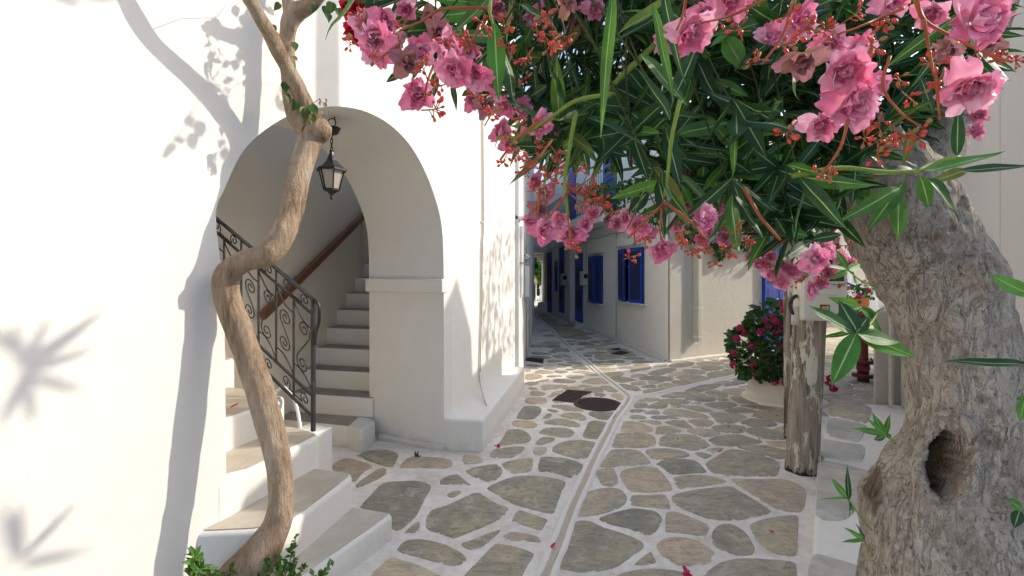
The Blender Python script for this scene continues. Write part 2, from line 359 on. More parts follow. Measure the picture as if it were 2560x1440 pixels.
# ================================================================== PAVEMENT
# outlines of the paving stones, traced in windows of the photograph (x0, y0, scale); G() lays each on the ground at its real size
WIN = {'A': (840, 1100, 4.235), 'B': (1200, 1140, 4.8), 'C': (1580, 1140, 4.8), 'D': (1200, 940, 6.0), 'E': (1560, 940, 5.12),
       'F': (1300, 760, 5.565), 'G': (1580, 860, 6.095), 'P': (0, 0, 1.0), 'Z': (1200, 900, 2.438)}
STONES = {
'A': '''-20,270 110,205 260,235 388,285 350,315 265,360 210,430 100,420 0,330|250,165 330,125 450,113 560,118 640,150 640,200 600,270 560,285 400,235 250,180|225,475 270,435 420,330 490,308 530,325 510,370 430,420 270,490 235,495|270,710 380,590 460,500 540,460 700,450 850,448 990,490 960,570 890,710 840,800 740,900 640,955 560,900 400,760|750,970 800,920 860,882 875,890 870,960 770,980|960,870 1020,750 1180,700 1460,570 1560,600 1694,690 1804,728 1694,850 1300,1015 1230,1025 1100,980 1000,950|680,1150 740,1085 830,1065 960,1070 1120,1110 1250,1165 1350,1240 1330,1290 1250,1320 1130,1310 960,1260 780,1215 690,1185|400,1440 480,1350 590,1255 700,1285 880,1340 1050,1420 1080,1460 900,1600 500,1600|1340,1105 1420,1075 1680,970 1720,970 1690,1010 1500,1160 1440,1160|1120,465 1160,400 1260,378 1300,385 1390,465 1380,470|1195,580 1240,555 1300,548 1305,565 1250,600 1210,598|1345,190 1370,165 1440,168 1520,190 1535,235 1390,252 1360,230|690,290 760,200 880,180 1060,190 1200,215 1210,270 1150,300 900,295 720,295''',
'B': '''275,100 420,55 560,38 625,50 600,170 500,195 410,205 340,170|705,150 740,30 860,25 1050,45 1210,105 1180,190 1080,255 920,215 780,190 705,175|110,390 230,330 400,268 580,252 800,270 1010,320 960,430 910,580 880,670 810,680 640,640 400,570 200,450|410,770 475,670 560,690 780,760 770,800 720,880 600,850 450,800|285,990 360,930 480,930 640,960 695,1000 680,1030 500,1015 380,1015|1390,190 1480,165 1605,165 1640,345 1480,345 1430,270|1165,710 1200,560 1230,470 1290,440 1450,400 1600,392 1700,430 1748,500 1720,580 1620,640 1400,700 1200,720|900,1310 980,1130 1080,930 1130,820 1240,790 1350,810 1480,870 1700,935 1920,1030 1940,1100 1870,1160 1720,1260 1580,1340 1300,1385 1100,1365''',
'P': '''1168,1178 1200,1168 1240,1163 1254,1180 1240,1197 1222,1204 1195,1195|1163,1440 1192,1409 1215,1385 1238,1363 1262,1364 1292,1371 1331,1386 1317,1411 1302,1440 1290,1475 1140,1475|1503,1299 1517,1291 1554,1280 1585,1274 1611,1277 1638,1282 1649,1294 1648,1307 1636,1327 1620,1336 1600,1332 1570,1320 1530,1311|1533,1112 1540,1095 1547,1085 1600,1085 1630,1090 1636,1102 1632,1114 1600,1119 1540,1119|1503,1167 1515,1146 1530,1127 1560,1125 1594,1128 1612,1143 1624,1157 1600,1163 1545,1167''',
'Z': '''862,700 900,672 1000,657 1075,665 1130,720 1165,785 1100,800 960,803 900,780''',
'C': '''315,100 420,50 560,42 700,55 790,90 875,190 780,200 640,212 500,215 420,180|510,270 640,240 800,232 960,250 1100,290 1100,320 960,345 600,388 550,350|1200,290 1300,275 1500,285 1800,285 1960,340 2060,410 2065,520 2030,640 1940,665 1760,640 1660,590 1400,430|495,500 560,460 760,410 1060,380 1190,375 1320,450 1500,560 1640,660 1560,700 1320,755 1100,765 900,740 640,640 520,560|15,590 25,485 200,485 385,480 435,610 410,630 200,610|430,700 480,680 580,690 700,745 850,800 905,850 890,890 840,970 740,940 600,920 430,905 420,800|975,960 1000,890 1080,840 1180,835 1290,880 1370,950 1430,1060 1450,1110 1420,1170 1300,1185 1180,1165 1060,1110 980,1040|1430,860 1480,810 1660,755 1960,725 1985,800 1975,1000 1970,1150 1930,1190 1780,1180 1640,1130 1500,1000|325,1080 400,1010 540,985 700,1000 830,1050 930,1130 965,1190 930,1250 860,1290 700,1305 540,1295 430,1240 360,1160|60,1295 160,1210 225,1170 250,1220 272,1270 200,1290|900,1440 960,1370 1060,1300 1250,1245 1500,1240 1800,1260 1945,1290 1955,1440 1955,1560 900,1560|-150,1440 0,1390 250,1365 450,1380 600,1410 700,1450 680,1550 -200,1550''',
'D': '''560,620 600,540 650,470 720,455 850,460 905,490 910,540 880,580 800,640 700,650 580,635|490,710 530,675 640,675 780,690 840,725 825,765 760,778 600,765 520,740|285,1030 350,930 410,825 450,810 600,812 690,850 750,910 750,960 680,1000 500,1020 330,1045|175,1180 210,1130 330,1090 500,1065 640,1065 645,1100 600,1150 470,1220 280,1228 185,1215|685,370 730,328 850,322 960,330 990,355 985,400 880,418 740,415|1085,455 1130,440 1260,440 1380,460 1500,500 1545,525 1480,532 1320,522 1160,490|1020,505 1060,500 1150,520 1165,535 1110,545 1040,525|945,632 990,590 1025,570 1075,580 1050,625 990,635|1220,595 1280,568 1400,558 1500,575 1570,615 1575,650 1540,668 1440,655 1280,620|1635,570 1690,540 1850,542 2025,550 2000,630 1960,655 1800,645 1690,605|975,700 1000,680 1150,650 1290,660 1420,695 1480,735 1460,760 1360,760 1200,735 1000,720|905,855 960,800 1080,783 1300,795 1380,830 1398,860 1350,905 1240,918 1100,900 970,875|1550,880 1600,780 1630,710 1720,682 1900,715 1935,745 1910,800 1840,880 1800,935 1700,942 1580,920|845,1020 890,960 940,930 1050,930 1108,945 1100,970 1020,1005 930,1028|805,1120 820,1085 900,1078 985,1090 970,1150 880,1185 820,1165|1110,1090 1150,1040 1260,1000 1400,973 1560,980 1690,1005 1715,1030 1680,1120 1640,1200 1560,1230 1440,1228 1290,1195 1115,1135|760,285 780,235 860,232 960,255 975,275 900,298 820,297|735,185 760,170 840,180 860,200 780,205|690,105 760,85 850,95 860,120 780,138 690,135|910,160 960,138 1100,135 1280,145 1290,160 1200,185 1000,215 960,210|1100,70 1150,45 1250,55 1400,70 1430,85 1380,105 1220,105 1130,95|1530,95 1580,65 1700,40 1820,40 1880,70 1925,110 1820,125 1620,115|1475,155 1530,138 1640,145 1675,160 1600,172 1500,170|1800,165 1860,150 1950,160 2020,195 2060,235 1960,240 1880,215|1720,280 1760,262 1850,270 1872,295 1830,312 1750,305|1965,290 2020,260 2090,270 2140,310 2165,360 2110,368 2010,330|1015,318 1060,290 1080,250 1140,230 1245,218 1200,265 1090,315''',
'E': '''780,300 900,270 1120,268 1170,300 1120,330 960,325|1190,285 1300,285 1335,318 1220,318|1365,280 1440,262 1580,265 1740,325 1700,355 1480,350|1600,250 1680,230 1840,280 1740,295|1780,340 1830,310 2120,310 2120,400 1960,410 1800,365|1035,360 1160,340 1320,338 1440,370 1360,405 1210,420 1100,395|870,355 960,335 985,355 920,370|590,400 660,375 765,380 700,405|300,410 400,345 480,340 550,370 540,405 420,420|130,395 160,350 290,355 280,400 180,412|180,320 290,285 450,290 380,325 240,340|770,410 820,390 940,390 1060,420 1140,455 980,460|510,465 560,430 690,428 900,460 1040,500 1080,540 960,550 700,520 540,505|1100,490 1160,470 1400,475 1560,520 1520,550 1400,605 1240,605 1180,570|1290,440 1380,412 1530,410 1690,450 1640,475 1480,475 1340,460|1500,385 1640,372 1780,380 1940,415 1820,435 1640,415|1640,515 1740,450 1920,435 2120,435 2110,590 1980,595 1800,550|1495,605 1580,555 1700,550 1860,575 1950,620 1850,650 1640,645|1550,700 1640,670 1760,670 1950,710 2100,760 2080,800 1960,818 1780,800 1620,745|1130,665 1200,635 1340,622 1480,640 1560,670 1510,720 1400,732 1260,725|820,705 900,680 1020,680 1140,700 1240,740 1060,780 960,760|535,600 600,580 760,575 820,620 870,670 780,675 640,640|830,575 1000,560 1110,580 1140,605 1060,655 960,650 880,610|345,530 400,515 560,518 690,545 560,555 400,552|80,515 150,505 250,520 260,545 120,550|290,480 360,448 440,455 445,490|80,445 140,432 260,440 200,465 110,468|190,580 340,572 460,590 460,620 380,625 290,600|0,600 60,585 160,590 300,640 360,670 350,715 240,730 0,725 -30,700|415,720 430,660 480,645 600,650 740,710 580,745 430,748|465,830 490,785 600,755 820,755 960,790 1080,890 1000,925 880,950 720,920 480,890|1095,820 1180,780 1330,755 1480,755 1640,800 1770,850 1620,880 1400,905 1200,890 1130,850|285,965 340,940 520,935 680,955 820,1000 760,1040 500,1065 380,1060 320,1010|1060,960 1120,930 1260,930 1180,975 1110,975|920,1000 980,985 1100,1020 1030,1050|1440,910 1600,895 1800,890 1960,930 2085,960 2060,1030 1960,1060 1700,990 1560,945|1820,850 1900,842 2090,845 2090,910 1940,905|1910,690 2000,655 2110,670 2110,740 2000,715|1065,1130 1180,1050 1330,960 1440,955 1640,985 1850,1050 1980,1120 1960,1220 1920,1275 1600,1282 1300,1275 1130,1225''',
'F': '''85,985 180,975 290,995 300,1025 220,1050 90,1055|380,1005 440,995 550,998 570,1012 480,1022 400,1018|650,1005 720,988 840,995 885,1015 820,1042 720,1040|220,1085 300,1060 395,1045 380,1070 290,1088|740,955 820,935 960,940 1090,995 980,1000 850,965|215,950 280,922 400,935 460,960 400,972 240,972|480,945 520,930 640,935 655,955 560,965|80,920 110,912 145,930 90,942|115,895 160,885 245,893 235,908 150,908|335,895 380,885 500,895 490,910 380,910|640,912 700,902 780,912 730,925|720,885 780,865 860,850 920,880 955,912 840,910|500,882 540,868 630,875 620,890|530,845 560,835 700,850 700,862 620,865|370,855 420,845 475,852 450,862|90,850 150,842 250,855 320,875 200,878 110,868|650,815 700,802 830,815 855,835 740,838|385,800 410,785 550,790 590,800 500,815 410,820|610,775 650,762 760,770 785,790 680,792|135,745 200,722 400,730 430,750 380,762 200,755|155,690 200,670 380,685 430,705 250,710|395,670 440,655 500,670 480,683|450,725 500,718 590,750 520,752|515,710 640,703 720,735 700,750 600,735|145,590 170,565 340,580 345,605 170,605|365,580 540,568 560,610 400,610|1020,855 1100,838 1280,840 1300,860 1200,878 1060,875|1075,905 1150,890 1300,892 1350,915 1250,935 1100,935|1150,965 1350,945 1440,965 1400,1005 1230,1015|1350,855 1480,832 1550,845 1450,862|1370,880 1560,862 1700,870 1640,890 1460,905 1400,905|1560,820 1620,785 1750,790 1890,810 1780,825|1580,845 1660,833 1780,845 1790,860 1660,862|1420,765 1520,745 1690,750 1735,770 1600,778|1190,805 1300,780 1430,785 1440,815 1300,825|1380,710 1560,695 1625,725 1500,732|895,600 960,580 1130,572 1220,580 1100,610 960,615|1040,640 1100,615 1180,620 1160,640|720,640 850,615 900,635 800,655|870,690 1050,665 1180,670 1230,690 1000,700|820,715 970,708 1000,735 880,740|880,765 980,755 1000,785 930,785|930,800 1150,795 1200,815 1000,828|970,520 1080,512 1130,540 1020,548|745,485 800,470 920,455 1010,480 900,495|570,520 700,508 820,520 680,535|600,550 760,545 740,570 640,575''',
'G': '''0,370 150,340 290,345 250,390 60,420 -20,430|330,335 420,310 530,300 515,340 370,355|560,330 640,290 760,250 900,275 950,300 880,340 720,360 590,355|820,240 900,218 1060,225 1110,250 1000,262|1065,200 1200,178 1290,180 1330,205 1290,255 1150,235|1280,175 1400,165 1520,190 1510,215 1380,205|985,300 1080,270 1340,272 1400,290 1330,320 1130,330 1020,320|900,360 1000,335 1120,340 1010,368|1340,250 1420,230 1560,240 1480,270 1380,270|1390,325 1450,300 1600,300 1620,350 1480,370|1050,375 1120,345 1320,340 1400,360 1320,395 1130,410|770,400 860,388 1030,400 1130,440 1000,468 880,455|240,460 380,395 560,368 680,385 600,440 420,480|550,480 700,425 800,425 850,460 700,500 600,500|1145,465 1220,425 1380,420 1480,455 1540,480 1420,510 1290,525 1180,505|1390,405 1480,385 1640,400 1660,465 1540,465|680,520 760,480 900,470 1080,490 1220,545 1100,580 980,600 850,580|110,530 220,495 480,495 610,520 620,550 500,570 200,555|0,480 120,460 230,480 100,510 0,510|0,590 160,565 220,615 80,635 0,620|245,575 360,560 480,580 340,618 270,605|390,640 500,595 620,605 740,655 600,692 420,680|600,580 680,555 800,570 930,615 800,640 700,620|145,655 240,630 340,630 345,668 200,668|165,730 250,690 400,685 565,695 420,760 260,775|810,715 1050,635 1340,630 1280,670 1100,720 1020,740 860,725|450,800 640,740 860,735 1090,760 1120,785 900,810 620,825|1120,740 1200,705 1320,715 1400,745 1455,800 1260,805|1375,705 1480,680 1700,680 1780,720 1720,755 1560,785 1450,760|1400,635 1520,580 1640,575 1720,600 1600,625 1470,645|1220,610 1320,580 1480,560 1460,600 1340,628|1520,545 1700,500 1830,495 1825,600 1740,590|1630,655 1820,625 1810,665 1680,665|400,860 560,840 760,850 880,890 700,930 500,910'''}
polys = []
for k, txt in STONES.items():
    ox, oy, sc = WIN[k]
    for s_ in txt.split('|'):
        pp = [tuple(map(float, q.split(','))) for q in s_.split()]
        g = [G(ox+a/sc, oy+b/sc).xy for a, b in pp]
        polys.append(g)
pavement = mk('pavement', ([(-30, -12, 0), (60, -12, 0), (60, 70, 0), (-30, 70, 0)], [(0, 1, 2, 3)]), MMORT, origin=(0, 0, 0))
tag(pavement, 'white painted joints of the flagstone paving', kind='structure')

def stone_vf(poly, z=.007, jit=0.0):
    p = [Vector(q) for q in poly]
    if area2(p) < 0: p = p[::-1]
    c = sum(p, Vector((0, 0)))/len(p); q_ = []
    for i in range(len(p)):
        a_, b_, c_, d_ = p[i-1], p[i], p[(i+1) % len(p)], p[(i+2) % len(p)]
        for t_ in (0, .5): q_.append(.5*((2*b_)+(c_-a_)*t_*.8+(2*a_-5*b_+4*c_-d_)*t_*t_*.8+(3*b_-a_-3*c_+d_)*t_**3*.8) if t_ == 0 else (b_+c_)*.5+((b_-a_)+(c_-d_))*.06)
    sz_ = max((q-c).length for q in q_); p = [c+(q-c)*(1+.022/sz_) for q in q_]
    n = len(p); V, Fc, rim = [], [], []
    size = max((q-c).length for q in p); k0 = max(0, 1-.012/size); k1 = max(.3, 1-.055/size)
    zz = z*random.uniform(.7, 1.3); sl = Vector((random.uniform(-1, 1), random.uniform(-1, 1)))*.012
    for kk, dz, rm in ((1.0, -.004, 1.0), (k0, zz*.75, .80), (k1, zz, .45)):
        for q in p:
            e = (q-c)*kk; wv = noise.noise(Vector((q.x*9, q.y*9, 1.7)))*.004 if kk == k1 else noise.noise(Vector((q.x*22, q.y*22, 5)))*.012/size*.4
            q2 = c+e*(1+ (wv if kk != k1 else 0)); V.append((q2.x, q2.y, dz+e.dot(sl)*(0 if dz < 0 else 1)+(wv if kk == k1 else 0))); rim.append(rm)
    for r_ in range(2):
        for i in range(n): Fc.append((r_*n+i, r_*n+(i+1) % n, (r_+1)*n+(i+1) % n, (r_+1)*n+i))
    V.append((c.x, c.y, zz)); rim.append(0.0)
    for i in range(n): Fc.append((2*n+i, 2*n+(i+1) % n, 3*n))
    return V, Fc, rim

# ---- fill stones where the tracing ends: relaxed cells between the traced stones, kerbs, channels and walls
CH1 = [G(*q).xy for q in ((1365, 1440), (1392, 1370), (1420, 1300), (1450, 1230), (1480, 1160), (1508, 1105), (1540, 1045), (1566, 1008), (1574, 992))]
CH1 = [CH1[0]+(CH1[0]-CH1[2])*1.2]+CH1
CH2 = [G(*q).xy for q in ((1574, 992), (1560, 980), (1537, 962), (1500, 933), (1450, 890), (1400, 847), (1362, 810), (1342, 794), (1338, 780))]
CH3 = [G(*q).xy for q in ((1574, 995), (1640, 985), (1700, 972), (1780, 953), (1870, 932), (1960, 905))]
REG = [(-1.2, 1.5), (1.05, 1.5), (1.5, 2.35), (2.45, 3.75), (3.7, 5.5), (4.35, 5.6), (6.4, 6.6), (6.5, 8.3), (10, 10.1), (15, 12), (15, 18.5), (6.5, 18.5), (5.9, 10.1), (2.85, 8.5), (1.3, 19.0), (.70, 19), (.66, 13.5), (.27, 6.5), (.2, 6.3), (-.2, 4.3), (-.6, 4.25), (-1.3, 4.2), (-1.1, 3.2), (-.62, 2.95), (-.85, 2.2)]
block = []
for g in polys:
    for i in range(len(g)):
        a, b = Vector(g[i]), Vector(g[(i+1) % len(g)]); m = max(1, int((b-a).length/.12))
        for k in range(m): block.append(a.lerp(b, k/m))
for ch in (CH1, CH2, CH3):
    for i in range(len(ch)-1):
        a, b = ch[i], ch[i+1]; m = max(1, int((b-a).length/.12))
        for k in range(m): block.append(a.lerp(b, k/m))
MAN_C = G(1494, 1011).xy; MAN_R = .29
for k in range(20): block.append(MAN_C+Vector((math.cos(k*.314), math.sin(k*.314)))*MAN_R)
def near(p, pts, r):
    return any((p-q).length_squared < r*r for q in pts)
sites = []; rnd = random.Random(3)
for _ in range(26000):
    p = Vector((rnd.uniform(-1.2, 12), rnd.uniform(1.5, 18.5)))
    if not inside(p, REG): continue
    rr = .19 if p.y < 9 else .25
    if p.x > 4: rr = .26
    if near(p, sites, rr*1.25): continue
    if near(p, block, rr*.72): continue
    if any(inside(p, g) for g in polys): continue
    if (p-MAN_C).length < MAN_R+.1 or (p-Vector((3.4, 6.05))).length < .5: continue
    sites.append(p)
fill = []
for p in sites:
    cell = [p+Vector(q) for q in ((-.6, -.6), (.6, -.6), (.6, .6), (-.6, .6))]
    nb = [q for q in sites if q is not p and (q-p).length < 1.1]+[q for q in block if (q-p).length < .7]
    for q in nb:
        isb = (q-p).length < .7 and q in block
        dvec = q-p; L = dvec.length; m = p+dvec*(.82 if isb else .5); m = m-dvec.normalized()*.022
        out = []
        for i in range(len(cell)):
            a, b = cell[i], cell[(i+1) % len(cell)]; da = (a-m).dot(dvec); db = (b-m).dot(dvec)
            if da <= 0: out.append(a)
            if (da < 0 < db) or (db < 0 < da): out.append(a.lerp(b, da/(da-db)))
        cell = out
        if len(cell) < 3: break
    if len(cell) < 3: continue
    if abs(area2(cell))/2 < .006: continue
    if not all(inside(q, REG) for q in cell):
        c = sum(cell, Vector((0, 0)))/len(cell); cell = [c+(q-c)*.7 for q in cell]
        if not all(inside(q, REG) for q in cell): continue
    fill.append(cell)
def keyview(g):
    c = sum((Vector(q) for q in g), Vector((0, 0)))/len(g); return -abs(area2(g))/max(c.y, .5)**3
allst = sorted(polys, key=keyview); fl2 = sorted(fill, key=keyview)
own = (allst+fl2)[:300]; rest = (allst+fl2)[300:]
for g in own:
    v, f, rim = stone_vf(g); o = mk('paving_stone', (v, f), MST, pavement, smooth=False, att={'rim': rim})
V, Fc, RM = [], [], []
for g in rest:
    v, f, rim = stone_vf(g); n = len(V); V += v; Fc += [tuple(i+n for i in q) for q in f]; RM += rim
o = mk('distant_paving_stones', (V, Fc), MST, pavement, att={'rim': RM}); tag(o, kind='stuff')
# ---- painted drainage channels: two lips and a shallow trough
def channel(path, wd, name, label):
    p = [q.xy for q in cat([Vector((a.x, a.y, 0)) for a in path], 5)]; V, Fc = [], []
    prof = [(-1, .001, 0), (-.8, .015, 0), (-.42, .013, .1), (-.22, .003, .9), (.25, .003, .9), (.5, .012, .1), (.85, .014, 0), (1, .001, 0)]; tr = []
    for i, q in enumerate(p):
        a, b = p[max(i-1, 0)], p[min(i+1, len(p)-1)]; t = (b-a).normalized(); nn = Vector((-t.y, t.x))
        wob = noise.noise(Vector((q.x*2, q.y*2, 3)))*.012
        for s_, z, dt in prof:
            tr.append(dt); r = q+nn*(s_*wd+wob+noise.noise(Vector((q.x*7+s_, q.y*7, 1)))*.006); V.append((r.x, r.y, z))
    m = len(prof)
    for i in range(len(p)-1):
        for k in range(m-1): Fc.append((i*m+k, (i+1)*m+k, (i+1)*m+k+1, i*m+k+1))
    o = mk(name, (V, Fc), MCHAN, pavement, smooth=True, att={'trough': tr}); return o
channel(CH1, .062, 'drain_channel', ''); channel(CH2, .062, 'drain_channel', ''); channel(CH3, .055, 'drain_channel', '')
# ---- iron covers
def plate(name, poly, label, bars=0, cat_='grate'):
    c = sum((Vector(q) for q in poly), Vector((0, 0)))/len(poly)
    e = empty(name, (c.x, c.y, 0), label, cat_, None)
    mk('frame', prism([c+(Vector(q)-c)*1.06 for q in poly], -.02, .009), MGRATE, e)
    mk('recess', prism([c+(Vector(q)-c)*.93 for q in poly], .0, .0105), MDARK, e)
    if bars:
        a, b, c2, d2 = [Vector(q) for q in poly]
        for k in range(bars):
            t = (k+.5)/bars; p, q = a.lerp(b, t), d2.lerp(c2, t); u = (b-a).normalized()*((b-a).length/bars*.28)
            mk('bar', prism([p-u, p+u, q+u, q-u], .002, .017), MGRATE, e)
    return e
plate('drain_grate', [G(1383, 1001).xy, G(1420, 976).xy, G(1478, 981).xy, G(1430, 1006).xy], 'rusty slotted drain grate beside the round manhole cover', 9)
plate('drain_grate', [G(1314, 902).xy, G(1318, 895).xy, G(1358, 898).xy, G(1357, 908).xy], 'small dark drain cover beside the left alley wall', 5)
plate('drain_grate', [G(1528, 885).xy, G(1552, 878).xy, G(1574, 883).xy, G(1552, 888).xy], 'nearer of two brown drain covers under the alley windows', 5)
plate('drain_grate', [G(1527, 874).xy, G(1546, 870.5).xy, G(1556, 874).xy, G(1540, 877).xy], 'farther of two brown drain covers under the alley windows', 4)
e = empty('manhole_cover', (MAN_C.x, MAN_C.y, 0), 'round dark cast iron manhole cover in the paving', 'manhole cover')
mk('rim_ring', lathe((MAN_C.x, MAN_C.y, 0), [(MAN_R, -.02), (MAN_R, .011), (MAN_R-.025, .011), (MAN_R-.03, .006)], 40), MGRATE, e)
mk('lid', lathe((MAN_C.x, MAN_C.y, 0), [(MAN_R-.035, -.02), (MAN_R-.035, .010), (.02, .011)], 40), MGRATE, e)
V, Fc = [], []
for i in range(-8, 9):
    for j in range(-8, 9):
        x, y = i*.030+(j % 2)*.015, j*.028
        if x*x+y*y < (MAN_R-.05)**2:
            b = box((MAN_C.x+x-.009, MAN_C.y+y-.009, .009), (MAN_C.x+x+.009, MAN_C.y+y+.009, .016)); V, Fc = join((V, Fc), b)
tag(mk('raised_studs', (V, Fc), MGRATE, e), kind='stuff')

# ================================================================== ARCH HOUSE
house = empty('arch_house', A(0, 0), 'white plastered house with a tall arched stair entrance and built-in bench', 'house')
OUT = [(720, 290), (790, 271), (850, 266), (920, 281), (985, 320), (1040, 385), (1080, 470), (1105, 570)]
top = [wall_tz(x, y) for x, y in [(533, 600), (541, 540), (562, 470), (600, 390), (652, 333)]+OUT]
TR = 2.063
top = [Vector((t, z, 0)) for t, z in top]
sp = cat([Vector((-.005, 1.2, 0)), Vector((-.012, 1.5, 0))]+top[1:]+[Vector((TR-.002, 1.54, 0))], 5)
arch = [(0.0, 0.0), (0.0, .6)]+[(max(min(p.x, TR), -.06), p.y) for p in sp]+[(TR, 1.0), (TR, 0.0)]
arch = [(t+noise.noise(Vector((t*3, z*3, 8)))*.008, z) for t, z in arch]
TH, ZT = .85, 5.05; TL, TE = -5.5, 2.2
V, Fc = [], []
n = len(arch)
for out in (0.0, -TH):
    for t, z in arch: V.append(A(t, z, out))
    # columns above the opening and at both sides
ib = [2*n+i for i in range(8)]
for out in (0.0, -TH):
    for t, z in ((TL, 0), (TL, ZT), (TE, ZT), (TE, 0)): V.append(A(t, z, out))
apex = max(range(n), key=lambda i: arch[i][1])
def front_faces(o0, c0, flip):
    fs = []
    L0, L1, R1, R0 = c0, c0+1, c0+2, c0+3
    fs.append((L0,)+tuple(o0+i for i in range(0, apex+1))+(L1,))
    fs.append((R0, R1)+tuple(o0+i for i in range(apex, n)))
    fs.append((L1, o0+apex, R1))
    return [q[::-1] if flip else q for q in fs]
Fc += front_faces(0, 2*n, True)+front_faces(n, 2*n+4, False)
for i in range(n-1): Fc.append((i, i+1, n+i+1, n+i))
c0, c1 = 2*n, 2*n+4
Fc += [(c0, c0+1, c1+1, c1), (c0+1, c0+2, c1+2, c1+1), (c0+2, c0+3, c1+3, c1+2)]
me_w = mk('front_wall', (V, Fc), MW, house, bev=.014, seg=3)
bm = bmesh.new(); bm.from_mesh(me_w.data); bmesh.ops.recalc_face_normals(bm, faces=bm.faces); bmesh.ops.triangulate(bm, faces=[f for f in bm.faces if len(f.verts) > 4], ngon_method='EAR_CLIP'); bm.to_mesh(me_w.data); bm.free()
# impost band on the far pier
c = A(TR-.012, 1.475, -TH/2+.005)
mk('impost', obox(c, (T.x, T.y, 0), (N.x, N.y, 0), (0, 0, 1), .045, TH/2+.012, .062), MW, house, bev=.012, seg=3)
# bench built against the wall
b0, b1 = G(1129, 1128).xy, G(1206, 1131).xy
SW0, SW1 = A(2.19, 0).xy, Vector((.05, 6.8)); SWU = (SW1-SW0).normalized(); SWN = Vector((SWU.y, -SWU.x))
def side(x, y, out=0.0):                 # a photo pixel on the wall right of the arch, which bends a little
    r = (x-1280)/F; k = (r*SW0.y-SW0.x)/(SWU.x-r*SWU.y); p = SW0+SWU*k; z = EYE-(y-HOR)/F*p.y; p = p+SWN*out; return Vector((p.x, p.y, z))
mk('side_wall', prism([SW0, SW1, Vector((-1.0, 7.0)), A(2.7, 0, -.9).xy, A(2.13, 0, -.45).xy], -.05, ZT), MW, house, bev=.014, seg=3)
mk('bench', prism([Vector((-.72, 4.40)), b0, b1, Vector((.175, 6.66)), Vector((.04, 6.72)), Vector((-.65, 4.7))], -.02, .285), MW, house, bev=.03, seg=3)
mk('plinth', prism([A(TR+.01, 0, -.7).xy, A(TR-.05, 0, -.72).xy, A(TR-.035, 0, .03).xy, A(TR+.1, 0, .035).xy, A(TR+.1, 0, -.02).xy], -.02, .05), MWdirty, house, bev=.02)
# stair hall behind the arch
BW = lambda y: -2.2+.12*(y-5.1)
mk('hall_back_wall', prism([(BW(2.3), 2.3), (BW(8.2), 8.2), (BW(8.2)-.2, 8.2), (BW(2.3)-.2, 2.3)], -.1, 3.45), MWhall, house)
q = A(TR, 0, -TH).xy
mk('hall_side_wall', prism([q+Vector((.0, .0)), q+Vector((.32, 3.5)), q+Vector((.62, 3.5)), q+Vector((.3, .12))], -.1, 3.45), MW, house)
mk('hall_end_wall', prism([(-2.2, 8.0), (-.6, 8.0), (-.6, 8.2), (-2.2, 8.2)], -.1, 3.45), MW, house)
mk('hall_near_wall', prism([A(-.75, 0, -TH+.02).xy, A(-.75, 0, -2.1).xy, A(-.9, 0, -2.1).xy, A(-.9, 0, -TH+.02).xy], -.1, 3.45), MW, house)
mk('roof', prism([A(TL, 0, -.02).xy, A(-.2, 0, -.02).xy, A(-.2, 0, -5).xy, A(TL, 0, -5).xy], 4.9, 5.04), MW, house)
# pale door on the hall's back wall at the head of the near flight
dr = empty('hall_door', (BW(3.35)+.02, 3.35, .94), 'pale beige door behind the iron railing in the arch', 'door')
mk('leaf', prism([(BW(3.15)+.005, 3.15), (BW(3.75)+.005, 3.75), (BW(3.75)+.035, 3.75), (BW(3.15)+.035, 3.15)], .94, 1.75), MPLAS, dr)
mk('frame', join(prism([(BW(3.75)+.003, 3.752), (BW(3.82)+.003, 3.82), (BW(3.82)+.06, 3.82), (BW(3.75)+.06, 3.752)], .94, 1.82), prism([(BW(3.15)+.003, 3.15), (BW(3.75)+.003, 3.749), (BW(3.75)+.06, 3.749), (BW(3.15)+.06, 3.15)], 1.752, 1.82)), MPLAS, dr)

# ---- near flight: steps spilling out of the arch
fl = empty('near_staircase', (-1.1, 2.6, 0), 'white steps with beige treads spilling out of the arch onto the paving', 'stairs')
def step(poly, z1, par, tm, z0=-.05, ins=.018, bev=.028):
    o = mk('step', prism(poly, z0, z1), MW, par, bev=bev, seg=3)
    p = [Vector(q) for q in poly]; c = sum(p, Vector((0, 0)))/len(p); q2 = []
    if area2(p) < 0: p = p[::-1]
    m = len(p)
    for i in range(m):
        a, b, d = p[i-1], p[i], p[(i+1) % m]; n1 = Vector((-(b-a).y, (b-a).x)).normalized(); n2 = Vector((-(d-b).y, (d-b).x)).normalized()
        q2.append(b+(n1+n2).normalized()*ins*1.2)
    mk('tread', prism(chaikin(q2, 1), z1-.01, z1+.0035), tm, o)
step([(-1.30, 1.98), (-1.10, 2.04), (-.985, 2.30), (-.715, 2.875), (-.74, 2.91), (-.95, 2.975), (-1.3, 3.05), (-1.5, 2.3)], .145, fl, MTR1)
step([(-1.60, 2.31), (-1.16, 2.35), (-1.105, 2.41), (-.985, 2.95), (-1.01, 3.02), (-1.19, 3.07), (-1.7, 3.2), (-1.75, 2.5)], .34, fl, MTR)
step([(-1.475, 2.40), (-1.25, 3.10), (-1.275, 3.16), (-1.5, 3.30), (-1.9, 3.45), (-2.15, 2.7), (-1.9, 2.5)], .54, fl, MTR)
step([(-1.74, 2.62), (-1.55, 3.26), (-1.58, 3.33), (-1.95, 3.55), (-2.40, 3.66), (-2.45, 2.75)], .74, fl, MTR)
step([(-2.30, 2.84), (-2.10, 3.62), (-2.14, 3.70), (-2.37, 3.78), (-2.6, 2.9)], .94, fl, MTR)

